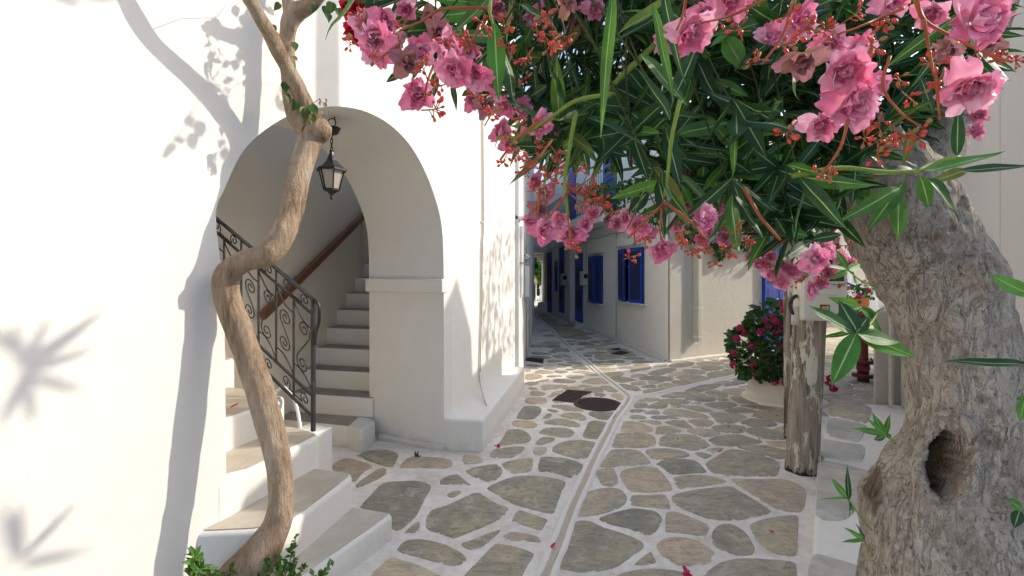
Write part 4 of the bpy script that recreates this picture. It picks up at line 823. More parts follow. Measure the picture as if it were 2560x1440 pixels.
mk('casing', obox(bc, BU, BN, ZZ, .158, .085, .262), MPLAS, mx, bev=.016, seg=3)
mk('cover', obox(bc+BN*.09, BU, BN, ZZ, .150, .012, .250), MPLAS, mx, bev=.008)
mk('side_fins', join(*[obox(bc+BU*.16+ZZ*(-.2+.05*k)+BN*-.0, BU, BN, ZZ, .006, .07, .014) for k in range(9)]), MPVC, mx)
mk('window_frame', obox(bc+BN*.104+BU*.06+ZZ*.125, BU, BN, ZZ, .078, .006, .098), MPLAS, mx, bev=.004)
mk('window_pane', obox(bc+BN*.1105+BU*.06+ZZ*.125, BU, BN, ZZ, .064, .002, .083), MGLASS, mx)
mk('lower_window', obox(bc+BN*.1035+BU*-.005+ZZ*-.165, BU, BN, ZZ, .033, .003, .030), MGLASS, mx)
mk('breaker', obox(bc+BN*.1075+BU*-.014+ZZ*-.160, BU, BN, ZZ, .014, .002, .013), MORANGE, mx)
mk('switch', obox(bc+BN*.1075+BU*.012+ZZ*-.160, BU, BN, ZZ, .008, .002, .016), MGREYBOX, mx)
mk('paper_label', obox(bc+BN*.1025+BU*.095+ZZ*.005, BU, BN, ZZ, .010, .0012, .016), MTERRA, mx)
mk('latch_bump', obox(bc+BN*.103+ZZ*-.055, BU, BN, ZZ, .11, .003, .006), MPLAS, mx, bev=.002)
SEG = {'0': 'abcdef', '3': 'abgcd', '4': 'fgbc', '8': 'abcdefg', 'D': 'abcdef'}
def digit(ch, o):
    wd, hg, th = .0125, .0145, .0016; pos = {'a': (0, hg, 1), 'g': (0, 0, 1), 'd': (0, -hg, 1), 'f': (-wd, hg/2, 0), 'b': (wd, hg/2, 0), 'e': (-wd, -hg/2, 0), 'c': (wd, -hg/2, 0)}
    return join(*[obox(o+BU*pos[s_][0]*.8+ZZ*pos[s_][1]*.85+BU*pos[s_][1]*.12, BU, BN, ZZ, (wd*.8+th if pos[s_][2] else th), .0008, (th if pos[s_][2] else hg*.45)) for s_ in SEG[ch]])
for i, ch in enumerate('D 03438'):
    if ch != ' ': mk('digit', digit(ch, bc+BN*.1035+BU*(-.085+.034*i)+ZZ*.018), MBLACKTXT, mx)
mk('cable_loop', tube([bc+BU*(-.165-.05*math.sin(t))+BN*.02+ZZ*(-.06-.09+.075*math.cos(t)) for t in [k*math.pi/10 for k in range(11)]], .014, 8), MBLACKTXT, mx, smooth=True)
mk('conduit_stub', tube([bc+BU*-.17+BN*.01+ZZ*-.16, bc+BU*-.175+BN*.01+ZZ*-.30], .03, 10), MCAB, mx, smooth=True)
tw = empty('second_post', (2.72, 4.55, 0), 'thin whitewashed wooden post behind the meter box', 'post')
mk('shaft', tube([Vector((2.70, 4.60, 0)), Vector((2.70, 4.62, 1.5)), Vector((2.72, 4.64, 3.0))], [.085, .075, .06], 14), MPOLE, tw, smooth=True)

# ================================================================== HYDRANT
hy = empty('red_standpipe', (5.12, 7.0, 0), 'dark red iron standpipe hydrant with bolted flanges', 'hydrant')
mk('pipe', lathe((5.12, 7, 0), [(.07, .10), (.075, .16), (.088, .20), (.08, .25), (.064, .30), (.058, .90), (.072, .93), (.072, 1.0), (.04, 1.03)], 20), MRED, hy, smooth=True)
for z_ in (.07, .27): mk('flange', lathe((5.12, 7, 0), [(.135, z_), (.14, z_+.012), (.14, z_+.045), (.13, z_+.055), (.07, z_+.06)], 20), MRED, hy)
mk('foot', lathe((5.12, 7, 0), [(.075, -.02), (.075, .072)], 14), MGRATE, hy); mk('outlet', tube([Vector((5.12, 7, .88)), Vector((4.96, 6.93, .88))], .05, 12), MRED, hy)
for k in range(6):
    a = k*math.pi/3; mk('bolt', lathe((5.12+.115*math.cos(a), 7+.115*math.sin(a), 0), [(.014, .328), (.014, .345)], 6), MGRATE, hy)

# ================================================================== PLANT MESHES
def leaf_vf(ratio=.2, droop=.12, fold=.25, nv=9, shape='lance', twist=0.0):
    V, Fc, uv = [], [], []
    for j in range(nv+1):
        t = j/nv
        if shape == 'lance': w_ = math.sin(math.pi*t**.85)**.85*(1-.15*t)
        elif shape == 'heart': w_ = (math.sin(math.pi*min(1, t*1.02+.04))**.6)*(1.15-t*.75)
        else: w_ = math.sin(math.pi*min(1, t*.96+.04))**.5
        w_ = max(w_, .03)*ratio/2
        zc = -droop*t*t+.03*math.sin(t*9)*droop*3
        for k in range(5):
            s_ = (k-2)/2; x = s_*w_; z = zc+fold*abs(s_)*w_+.012*ratio*math.sin(t*17+k*2)
            a = twist*t; V.append((x*math.cos(a)-z*math.sin(a)*.3, t, z+x*math.sin(a))); uv.append((k/4, t))
    for j in range(nv):
        for k in range(4): Fc.append((j*5+k, j*5+k+1, (j+1)*5+k+1, (j+1)*5+k))
    return V, Fc, uv
def me_of(name, v, f, uv, mats, idx=None, smooth=True):
    me = bpy.data.meshes.new(name); me.from_pydata([tuple(p) for p in v], [], f)
    if uv:
        l = me.uv_layers.new(name='UVMap')
        for lp in me.loops: l.data[lp.index].uv = uv[lp.vertex_index]
    for m in mats: me.materials.append(m)
    if idx: me.polygons.foreach_set('material_index', idx)
    if smooth: me.polygons.foreach_set('use_smooth', [True]*len(me.polygons))
    me.update(); return me
LV = [leaf_vf(.2, .10, .22), leaf_vf(.2, .22, .3, twist=.35), leaf_vf(.2, .02, .18, twist=-.3), leaf_vf(.2, .32, .25), leaf_vf(.2, .18, .55, twist=.9), leaf_vf(.2, .42, .4, twist=-.7), leaf_vf(.2, -.12, .3, twist=.2)]
LM = [me_of('oleander_leaf', *q, [MLEAF]) for q in LV]; LMY = [me_of('young_leaf', *q, [MLEAFY]) for q in LV]
def leaf_mat(p, q, hint):
    Y = (q-p); L = Y.length; Y = Y/L; Z = hint-Y*hint.dot(Y)
    if Z.length < 1e-4: Z = Y.orthogonal()
    Z.normalize(); X = Y.cross(Z); return Matrix((X, Y, Z)).transposed(), L
def rv(s=1.0): return Vector((random.uniform(-1, 1), random.uniform(-1, 1), random.uniform(-1, 1)))*s
def petal_vf(L, wd, cup, tilt, az, z0, ruff, seed, r0=0.0):
    V, Fc, uv = [], [], []; nu, nv = 6, 6; rs = random.Random(seed)
    ph = rs.uniform(0, 6)
    for j in range(nv+1):
        t = j/nv; w_ = wd*(math.sin(min(1.0, t*.86+.10)*math.pi)**.55 if t < .98 else .62)*.5
        for k in range(nu+1):
            s_ = 2*k/nu-1; x = s_*w_; rr = r0+L*t*(1-.13*s_*s_+.05*math.sin(s_*6+ph)*t); zz = cup*(s_*s_)*w_+ruff*math.sin(s_*4.5+ph+t*4)*t+ruff*.6*math.sin(s_*9+ph*2)*t*t
            c_, sn = math.cos(tilt+.5*cup*t), math.sin(tilt+.5*cup*t)
            u, z = rr*c_-zz*sn, rr*sn+zz*c_
            V.append((u*math.cos(az)-x*math.sin(az), u*math.sin(az)+x*math.cos(az), z+z0)); uv.append((k/nu, t))
    n1 = nu+1
    for j in range(nv):
        for k in range(nu): Fc.append((j*n1+k, j*n1+k+1, (j+1)*n1+k+1, (j+1)*n1+k))
    return V, Fc, uv
def flower_vf(seed, spread=1.0, n=(6, 6, 5, 4)):
    rs = random.Random(seed); V, Fc, uv = [], [], []
    for ring, (cnt, L, wd, tilt) in enumerate(zip(n, (.50, .42, .32, .22), (.44, .38, .30, .22), (.12, .5, .95, 1.25))):
        for k in range(cnt):
            v, f, u = petal_vf(L*rs.uniform(.85, 1.1), wd*rs.uniform(.85, 1.15), rs.uniform(.2, .7), (tilt+rs.uniform(-.35, .35))*spread, 2*math.pi*k/cnt+ring*.5+rs.uniform(-.25, .25), .02*ring, rs.uniform(.03, .085), rs.random(), .02)
            m = len(V); V += v; Fc += [tuple(i+m for i in q) for q in f]; uv += u
    return V, Fc, uv
FM = [me_of('oleander_flower', *flower_vf(i, 1.0 if i < 4 else 1.35), [MPET]) for i in range(6)]
FW = [me_of('wilted_flower', *flower_vf(20+i, 1.6, (4, 4, 3, 0)), [MWILT]) for i in range(2)]
def ell(c, ax, ra, rl, n=7, m=5):
    ax = ax.normalized(); u = ax.orthogonal().normalized(); b = ax.cross(u); V, Fc = [], []
    for j in range(m+1):
        t = j/m; r = ra*math.sin(math.pi*(t*.94+.03))**.8; p = c+ax*rl*(2*t-1)
        for k in range(n): a = 2*math.pi*k/n; V.append(p+(u*math.cos(a)+b*math.sin(a))*r)
    for j in range(m):
        for k in range(n): Fc.append((j*n+k, j*n+(k+1) % n, (j+1)*n+(k+1) % n, (j+1)*n+k))
    Fc += [tuple(range(n))[::-1], tuple(range(m*n, (m+1)*n))]
    return V, Fc
def cluster(seed, nb=8):
    rs = random.Random(seed); V, Fc, idx = [], [], []
    def addp(vf, mi):
        n = len(V); V.extend(vf[0]); Fc.extend([tuple(i+n for i in q) for q in vf[1]]); idx.extend([mi]*len(vf[1]))
    main = Vector((0, 0, 1)); addp(tube([Vector((0, 0, -.7)), Vector((.05, .03, 0)), Vector((.0, .05, .5))], [.045, .04, .03], 5), 0)
    for k in range(nb):
        z = rs.uniform(-.3, .5); a = rs.uniform(0, 6.3); o_ = Vector((math.cos(a), math.sin(a), rs.uniform(.1, .9))).normalized(); L = rs.uniform(.22, .5)
        b = Vector((.03, .03, z)); addp(tube([b, b+o_*L*.6+Vector((0, 0, .03)), b+o_*L], .03, 4, False), 0)
        rl = rs.uniform(.11, .22); addp(ell(b+o_*(L+rl*.8), o_, rl*.62, rl), 1 if rs.random() < .78 else 2)
    return me_of('bud_cluster', V, Fc, None, [MSTALK, MBUD, MDRY], idx)
BM = [cluster(i, 7+i % 4) for i in range(7)]

# ================================================================== OLEANDER
ole = empty('oleander_tree', (1.62, 1.68, .12), 'old oleander with gnarled hollow trunk and pink double flowers overhanging the lane', 'tree')
def gnarled(path, name, ns, sub, bumps, cavity=None, amp=.012):
    pts = [W(x, y, d).to_tuple()+(r,) for x, y, d, r in path]; sp = cat([Vector(p) for p in pts], sub)
    P3 = [Vector(p[:3]) for p in sp]; rr = [p[3] for p in sp]; P3, fr = frames(P3); V, Fc, cav = [], [], []
    for p, r, (t, u, b) in zip(P3, rr, fr):
        for k in range(ns):
            a = 2*math.pi*k/ns; dr = u*math.cos(a)+b*math.sin(a); q = p+dr*r
            nz = noise.fractal(q*7, .9, 2.0, 4)*amp*1.3+noise.noise(q*2.6+Vector((3, 1, 0)))*amp*2.0+noise.fractal(Vector((q.x*30, q.y*30, q.z*14)), .8, 2, 3)*amp*.32
            q = q+dr*nz; px = 1280+q.x/q.y*F; py = HOR-(q.z-EYE)/q.y*F; facing = dr.dot((Vector((0, 0, EYE))-q).normalized())
            for bx, by, am, sg in bumps:
                e2 = ((px-bx)**2+(py-by)**2)/sg**2
                if e2 < 6 and facing > -.35: q = q+dr*am*math.exp(-e2)*(1+.5*noise.noise(q*22))
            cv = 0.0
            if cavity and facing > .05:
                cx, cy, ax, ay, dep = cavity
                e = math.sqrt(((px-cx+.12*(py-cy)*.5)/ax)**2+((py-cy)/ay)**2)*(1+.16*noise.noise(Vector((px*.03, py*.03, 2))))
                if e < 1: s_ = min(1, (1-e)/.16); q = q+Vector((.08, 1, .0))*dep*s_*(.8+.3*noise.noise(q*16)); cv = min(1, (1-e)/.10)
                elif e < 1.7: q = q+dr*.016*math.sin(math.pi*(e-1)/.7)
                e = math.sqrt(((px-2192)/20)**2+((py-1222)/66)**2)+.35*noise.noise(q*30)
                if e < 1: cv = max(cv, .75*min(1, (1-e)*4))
            V.append(q); cav.append(cv)
    for i in range(len(P3)-1):
        for k in range(ns): Fc.append((i*ns+k, i*ns+(k+1) % ns, (i+1)*ns+(k+1) % ns, (i+1)*ns+k))
    return mk(name, (V, Fc), MBARK, ole, smooth=True, att={'cav': cav})
TRUNK = [(2390, 1790, 1.62, .36), (2385, 1620, 1.63, .31), (2378, 1440, 1.65, .245), (2372, 1330, 1.65, .245), (2380, 1230, 1.65, .222), (2405, 1130, 1.65, .182), (2418, 1020, 1.66, .172), (2410, 900, 1.67, .165), (2388, 800, 1.68, .168), (2350, 700, 1.68, .168), (2296, 610, 1.68, .170), (2246, 520, 1.68, .168), (2215, 440, 1.68, .145), (2200, 380, 1.68, .11)]
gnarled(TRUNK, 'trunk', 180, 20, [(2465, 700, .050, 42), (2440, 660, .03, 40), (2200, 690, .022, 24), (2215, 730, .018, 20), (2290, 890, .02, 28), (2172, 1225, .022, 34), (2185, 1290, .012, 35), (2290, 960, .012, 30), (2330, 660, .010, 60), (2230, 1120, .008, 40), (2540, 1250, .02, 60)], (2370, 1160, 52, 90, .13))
gnarled([(2230, 500, 1.69, .15), (2185, 410, 1.66, .115), (2120, 290, 1.55, .08), (1960, 120, 1.45, .05), (1720, -20, 1.35, .032), (1500, -90, 1.2, .022), (1330, -140, 1.05, .015)], 'limb', 30, 8, [], None, .008)
gnarled([(2265, 550, 1.70, .12), (2315, 430, 1.72, .085), (2372, 310, 1.74, .072), (2432, 170, 1.74, .066), (2485, 30, 1.72, .06), (2530, -120, 1.66, .055), (2560, -420, 1.6, .045)], 'limb', 30, 8, [], None, .008)
gnarled([(2485, 30, 1.72, .05), (2450, -150, 1.75, .05), (2380, -420, 1.9, .035), (2300, -640, 2.1, .02)], 'limb', 20, 6, [], None, .006)
NLEAF = [0]
MASS = []          # background leaves joined as stuff
def put_leaf(p, q, wpx=None, wm=None, young=False, hint=None, var=None):
    if hint is None: hint = (Vector((0, 0, EYE))-p).normalized()+Vector((.25, 0, .45))+rv(.35)
    Rm, L = leaf_mat(p, q, hint); wd = wm if wm else L*.2
    NLEAF[0] += 1
    inst('leaf', random.choice(LMY if young else LM) if var is None else (LMY if young else LM)[var], p, Rm, (wd/.2, L, L), ole)
def px_leaf(x0, y0, x1, y1, wpx, d=None, dd=None, young=False):
    if d is None:
        L = math.hypot(x1-x0, y1-y0); d = min(1.25, max(.60, .15*F/L))
    if dd is None: dd = random.uniform(-.05, .03)
    p, q = W(x0, y0, d), W(x1, y1, d+dd); put_leaf(p, q, wm=wpx*d/F*1.2, young=young)
LEAVES = '''1211,30,1080,28,44,y 1235,52,1247,250,42,y 1222,50,1218,185,25 1094,110,1078,165,24 1088,180,1085,240,20 1002,180,970,202,16 1130,210,1142,270,14 1180,220,1155,246,16 1208,8,1083,0,30,y 1050,38,1014,40,14 1422,316,1391,195,22 1431,368,1503,308,28 1409,384,1370,336,18 1472,362,1573,388,30 1467,294,1637,350,34 1681,347,1761,251,24 1690,340,1834,289,36 1697,340,1806,331,18 1684,362,1847,362,24 1679,393,1797,406,28 1678,326,1625,278,28 1655,431,1597,405,30 1660,456,1528,494,30,y 1675,453,1712,537,20 1690,430,1812,530,26 1700,456,1740,522,26,y 1787,445,1797,500,20,y 1938,434,1816,390,30,y 1916,440,1800,430,24,y 1981,443,1868,447,26,y 1620,480,1570,535,34 1530,-20,1514,272,26 1560,-10,1525,122,26 1628,10,1697,225,22 1660,-20,1691,172,26 1600,134,1733,262,36 1553,168,1667,259,34 1528,214,1650,270,30 1525,225,1584,284,26 1466,294,1575,328,30 1690,328,1622,278,26 1812,88,1862,181,44,y 1822,81,1778,111,16,y 1712,225,1806,234,18 1838,306,1931,250,30 1869,313,1947,322,12,y 1894,336,1940,334,12,y 1966,316,1916,288,14,y 1975,356,1878,394,14 1419,147,1447,216,14 2290,428,2163,413,24 2307,427,2500,398,30,y 2400,425,2562,424,24 2250,470,2110,545,36 2262,452,2170,575,34 2245,490,2250,588,32 2300,440,2332,525,32 2318,445,2428,548,40 2420,425,2330,450,26 2392,392,2397,268,26 2300,190,2335,283,34 2272,320,2272,420,36 2100,380,2060,470,22 2140,420,2130,510,24 2035,600,1945,655,26 2028,610,2045,670,20 2030,600,2110,580,24 2020,590,1930,570,26 2010,585,2070,540,24 1990,560,1900,520,28 1960,540,1880,470,26 2040,520,1950,480,26 2060,470,1960,430,30 1880,470,1790,470,24 1850,520,1780,580,24 1900,350,1830,420,26 2000,400,1900,370,26,y 2050,350,1990,420,24 1330,60,1290,170,24 1450,60,1390,150,26 1480,130,1560,90,24 1400,20,1330,110,30 1750,140,1720,40,28 1780,200,1870,240,28 1900,200,1960,120,28 1600,60,1540,10,26 1960,240,1900,330,26 2200,300,2160,390,28 2050,-10,2080,90,26 2180,60,2210,150,24 2350,60,2310,150,24'''
for tok in LEAVES.split():
    q = tok.split(','); x0, y0, x1, y1, w_ = map(float, q[:5]); px_leaf(x0, y0, x1, y1, w_, young=len(q) > 5)
# sprouts on trunk and ledge
SPR = [((2195, 780, 1.45), (2175, 810, 1.30), (2142, 832, 1.15), [(2005, 770, 36), (2080, 962, 52), (2275, 893, 46), (2240, 862, 46), (2110, 752, 44), (2055, 832, 16), (2090, 908, 34), (2170, 790, 30)]),
       ((2195, 720, 1.5), (2150, 700, 1.4), (2120, 675, 1.35), [(2088, 622, 20), (2060, 658, 12), (2152, 660, 22), (2078, 698, 16), (2165, 715, 14)]),
       ((2210, 770, 1.5), (2170, 790, 1.45), (2150, 770, 1.42), [(2080, 745, 30), (2090, 790, 26), (2215, 820, 26), (2225, 840, 30), (2195, 790, 20)]),
       ((2240, 1110, 1.6), (2228, 1100, 1.6), (2215, 1090, 1.6), [(2142, 1066, 18), (2180, 1033, 18), (2222, 1030, 14), (2184, 1098, 20), (2170, 1045, 12), (2240, 1088, 12)]),
       ((2178, 1325, 1.48), (2150, 1290, 1.46), (2122, 1250, 1.45), [(2080, 1195, 16), (2119, 1173, 12), (2060, 1233, 8), (2135, 1283, 10), (2130, 1300, 8)]),
       ((2182, 1388, 1.46), (2172, 1370, 1.45), (2160, 1352, 1.45), [(2115, 1346, 10), (2130, 1322, 12), (2156, 1317, 10)]),
       ((2600, 760, 1.2), (2590, 750, 1.15), (2580, 745, 1.1), [(2490, 678, 46)]), ((2620, 925, 1.1), (2600, 920, 1.1), (2580, 917, 1.1), [(2395, 886, 20)]),
       ((2570, 1020, 1.5), (2565, 1010, 1.48), (2560, 1000, 1.46), [(2548, 990, 20), (2552, 1050, 22)]), ((2560, 1290, 1.45), (2555, 1280, 1.42), (2550, 1275, 1.42), [(2535, 1320, 24), (2545, 1250, 24)])]
for a, b, c, ls in SPR:
    mk('sprout_stem', tube(cat([W(*a), W(*b), W(*c)], 4), .0035 if len(ls) > 6 else .0022, 6), MGSTEM, ole, smooth=True)
    for x, y, w_ in ls:
        p, q = W(*c), W(x, y, c[2]+random.uniform(-.05, .04)); put_leaf(p, q, wm=w_*c[2]/F*1.1, young=random.random() < .6)
# crown filling: whorled shoots behind the traced leaves
CROWN = [(880, -60), (1000, 60), (1120, 130), (1230, 230), (1330, 330), (1420, 430), (1520, 480), (1620, 510), (1720, 520), (1830, 560), (1920, 610), (2020, 620), (2100, 600), (2105, 480), (2190, 420), (2290, 350), (2400, 250), (2450, 60), (2440, -60)]
def shades_wall(p):          # would this leaf's shadow fall on the visible left part of the arch wall?
    k = (p.xy-P0).dot(N)/SUN.xy.dot(N); h_ = p-SUN*k; y_ = max(h_.y, .3); sx_ = 1280+h_.x/y_*F; sy_ = HOR-(h_.z-EYE)/y_*F
    return k > 0 and -220 < sx_ < 560 and -150 < sy_ < 1600
TWIG = []
LIMBS = [W(*q) for q in ((2185, 410, 1.66), (2120, 290, 1.55), (2040, 220, 1.5), (1960, 120, 1.45), (1840, 50, 1.4), (1720, -20, 1.35), (1600, -60, 1.27), (1500, -90, 1.2), (1330, -140, 1.05), (2432, 170, 1.74), (2485, 30, 1.72), (2530, -120, 1.66), (2450, -150, 1.75), (2380, -420, 1.9), (2300, -640, 2.1))]
def twig(p, n_=5):
    q = min(LIMBS, key=lambda l: (l-p).length); m_ = (p+q)/2+Vector((0, 0, .04))+rv(.03); L = max((p-q).length, .05)
    TWIG.append(tube([p, p.lerp(m_, .6)+rv(.01), m_, q], [.0016, .0022, .003, .0045], n_, False))
def shoot(p, axis, nwh, Ln, own):
    if shades_wall(p): return
    twig(p)
    axis = axis.normalized(); u = axis.orthogonal().normalized(); b = axis.cross(u)
    for wv in range(nwh):
        base = p-axis*.035*wv
        for k in range(3):
            a = 2*math.pi*k/3+wv*1.05+random.uniform(-.3, .3); op = .5+.28*wv+random.uniform(-.15, .15)
            d = (axis*math.cos(op)+(u*math.cos(a)+b*math.sin(a))*math.sin(op)).normalized(); L = Ln*random.uniform(.75, 1.15)
            q = base+d*L; hint = axis*1.0+Vector((0, 0, .5))+rv(.3)
            if own and NLEAF[0] < 298: put_leaf(base, q, wm=L*random.uniform(.19, .27), hint=hint)
            else: MASS.append((base, q, hint, L*random.uniform(.19, .27)))
tries = 0; cnt = 0
while cnt < 62 and tries < 4000:
    tries += 1; x, y = random.uniform(880, 2440), random.uniform(-60, 620)
    if not inside((x, y), CROWN) or (x > 2230 and y > 120): continue
    d = random.uniform(1.0, 1.45); p = W(x, y, d); shoot(p, Vector((-.5, -.35, -.25))+rv(.8), 2, .15, True); cnt += 1
tries = 0; cnt = 0
while cnt < 300 and tries < 9000:
    tries += 1; x, y = random.uniform(900, 2440), random.uniform(-80, 600)
    if not inside((x, y+40), CROWN) or (x > 2280 and y > 200): continue
    if x < 1250 and random.random() < .75: continue
    d = random.uniform(1.25, 2.1); p = W(x, y, d); shoot(p, Vector((-.3, -.2, -.1))+rv(1.0), 3, .155, False); cnt += 1
for _ in range(55):                                    # top of the crown, above the frame
    p = Vector((random.uniform(-.6, 2.6), random.uniform(1.0, 2.6), random.uniform(2.75, 3.7))); 
    if p.z < EYE+.62*p.y: continue
    if p.y > 1.9 and p.x < 1.1: continue
    h_ = p-SUN*((p.xy-P0).dot(N)/SUN.xy.dot(N)); sx_ = 1280+h_.x/max(h_.y, .3)*F; sy_ = HOR-(h_.z-EYE)/max(h_.y, .3)*F
    if sx_ > -220 and -150 < sy_ < 1600: continue
    shoot(p, Vector((0, 0, .6))+rv(1), 3, .15, False)
# sprays whose blurred shadows fall on the left of the arch wall
for sx, sy, tips in ((60, 930, [(130, 760), (240, 800), (250, 870), (215, 990), (100, 1110), (45, 800), (0, 1080)]), (50, 1400, [(50, 1290), (110, 1340), (140, 1400), (20, 1310)]), (70, 905, [(180, 830), (20, 850)])):
    for tx, ty in tips:
        b_ = A(*wall_tz(sx, sy)); q_ = A(*wall_tz(tx, ty)); Ld = 4.15
        MASS.append((b_+SUN*Ld, b_+SUN*Ld+(q_-b_).normalized()*.21+rv(.01), SUN+rv(.3), .034))
for x0, y0, x1, y1 in ((10, 0, 205, 20), (205, 20, 130, -10)):
    b_ = A(*wall_tz(x0+110, y0-30)); q_ = A(*wall_tz(x1, y1)); MASS.append((b_+SUN*3.2, q_+SUN*3.2, SUN, .05))
twig(A(*wall_tz(60, 930))+SUN*4.15); twig(A(*wall_tz(50, 1400))+SUN*4.15); twig(A(*wall_tz(120, -30))+SUN*3.2)
tag(mk('twigs', join(*TWIG), MTWIG, ole), kind='stuff')
V, Fc, UV = [], [], []
for (p, q, hint, wd) in MASS:
    v, f, u = random.choice(LV); Rm, L = leaf_mat(p, q, hint); n = len(V)
    V += [p+Rm@Vector((a*wd/.2, b*L, c*L)) for a, b, c in v]; Fc += [tuple(i+n for i in fc) for fc in f]; UV += u
o = mk('leaf_mass', (V, Fc), MLEAF, ole, smooth=True, uv=UV); tag(o, kind='stuff')
# flowers
FLOW = '''2005,140,130 2105,175,125 2125,255,125 2045,305,88 2420,205,130 2425,60,150 2220,0,85 1715,75,110 1815,-10,115 1925,95,70 935,90,90 985,105,80 1015,155,95 1050,125,75 1095,80,75 1140,165,100 1185,185,85 1045,240,82 960,60,70 1210,265,70 1243,330,62 1262,262,60 1345,305,70 1415,300,58 1430,265,45 1420,5,85 1333,455,48 1345,520,68 1352,575,76 1425,580,74 1485,535,42 1540,560,44 1600,560,70 1652,620,64 1752,545,72 1785,518,52 1755,598,46 1808,558,44 1810,595,46 1700,430,46 1587,390,36 1885,587,32 1905,615,36 1925,640,34 1932,680,46 1982,676,50 1957,705,44 2022,726,50 2038,650,70 2058,622,56 2100,640,42 2052,705,42 2445,290,46 2432,330,46 1895,48,58 1280,215,50 915,60,75 950,130,80 1075,45,65 1110,110,80 1170,120,70 1225,215,60 1180,250,55 1300,270,58 1320,340,55 1270,360,48 1380,330,52 1395,270,48 1365,480,52 1330,545,55 1400,545,50 1460,560,44 1515,545,38 1570,545,50 1620,580,46 1690,560,44 1725,530,54 1770,570,48 1835,590,40 1880,640,40 1900,665,42 1960,660,44 2000,690,46 2010,640,48 2075,680,44 2085,610,46 2120,655,38 1990,60,95 2070,110,85 2170,215,80 2140,120,80 2370,120,90 2470,110,80 2330,30,75 1670,100,70 1770,30,80 1440,70,55 1330,30,60 1480,20,60 1245,20,55 1020,20,60'''
for tok in FLOW.split():
    x, y, dm = map(float, tok.split(',')); d = min(1.45, max(.5, .060*F/dm)); rs = random
    p = W(x, y, d); sz = dm*d/F*(1.18 if dm > 60 else 1.10)
    face = (Vector((0, 0, EYE))-p).normalized()*.9+Vector((.25, -.2, -.25))+rv(.6)
    Rm = face.to_track_quat('Z', 'Y').to_matrix()@Matrix.Rotation(random.uniform(0, 6), 3, 'Z')
    wl_ = random.random() < .07; inst('flower', random.choice(FW if wl_ else FM), p, Rm, sz*(.8 if wl_ else 1), ole)
BUDS = '''1320,140 1380,120 1255,400 1290,380 1340,470 1380,440 1420,460 1470,480 1510,500 1430,620 1700,610 1580,640 1780,650 1850,560 1900,560 1940,570 2070,560 2160,350 2190,370 2300,330 2250,330 1960,110 2060,80 2130,40 2240,190 2270,250 2500,140 2535,150 1895,150 1975,330 2085,430 2050,440 1120,90 1160,100 1200,60 1000,70 940,140 1350,90 1180,110 1370,60 1390,100 1200,240 1230,290 1300,300 1270,340 1350,360 1390,380 1330,400 1310,420 1360,420 1400,420 1440,430 1460,460 1500,460 1520,520 1450,500 1480,510 1590,600 1620,600 1690,580 1730,620 1820,620 1770,620 1870,560 1860,600 1920,660 1990,640 2000,700 2080,600 2120,620 2060,690 1960,50 2000,80 2210,50 2180,110 2330,160 2350,200 2390,160 2450,130 2150,300 2200,310 2230,360 1850,70 1800,40 1260,60 1270,120 900,60 890,110 1420,90 1310,200 1060,180 1080,270 1095,215'''
for tok in BUDS.split():
    x, y = map(float, tok.split(',')); d = .58 if x > 1940 and y < 450 else (.75 if x < 1300 or y < 200 else (1.35 if x > 1860 else .95))
    p = W(x+random.uniform(-6, 6), y+random.uniform(-6, 6), d+random.uniform(-.05, .08)); ax = Vector((-.3, -.4, -.35))+rv(.8)
    Rm = ax.to_track_quat('Z', 'Y').to_matrix(); inst('bud_cluster', random.choice(BM), p, Rm, random.uniform(.017, .025)*(1.0 if d < .7 else 1.25), ole)
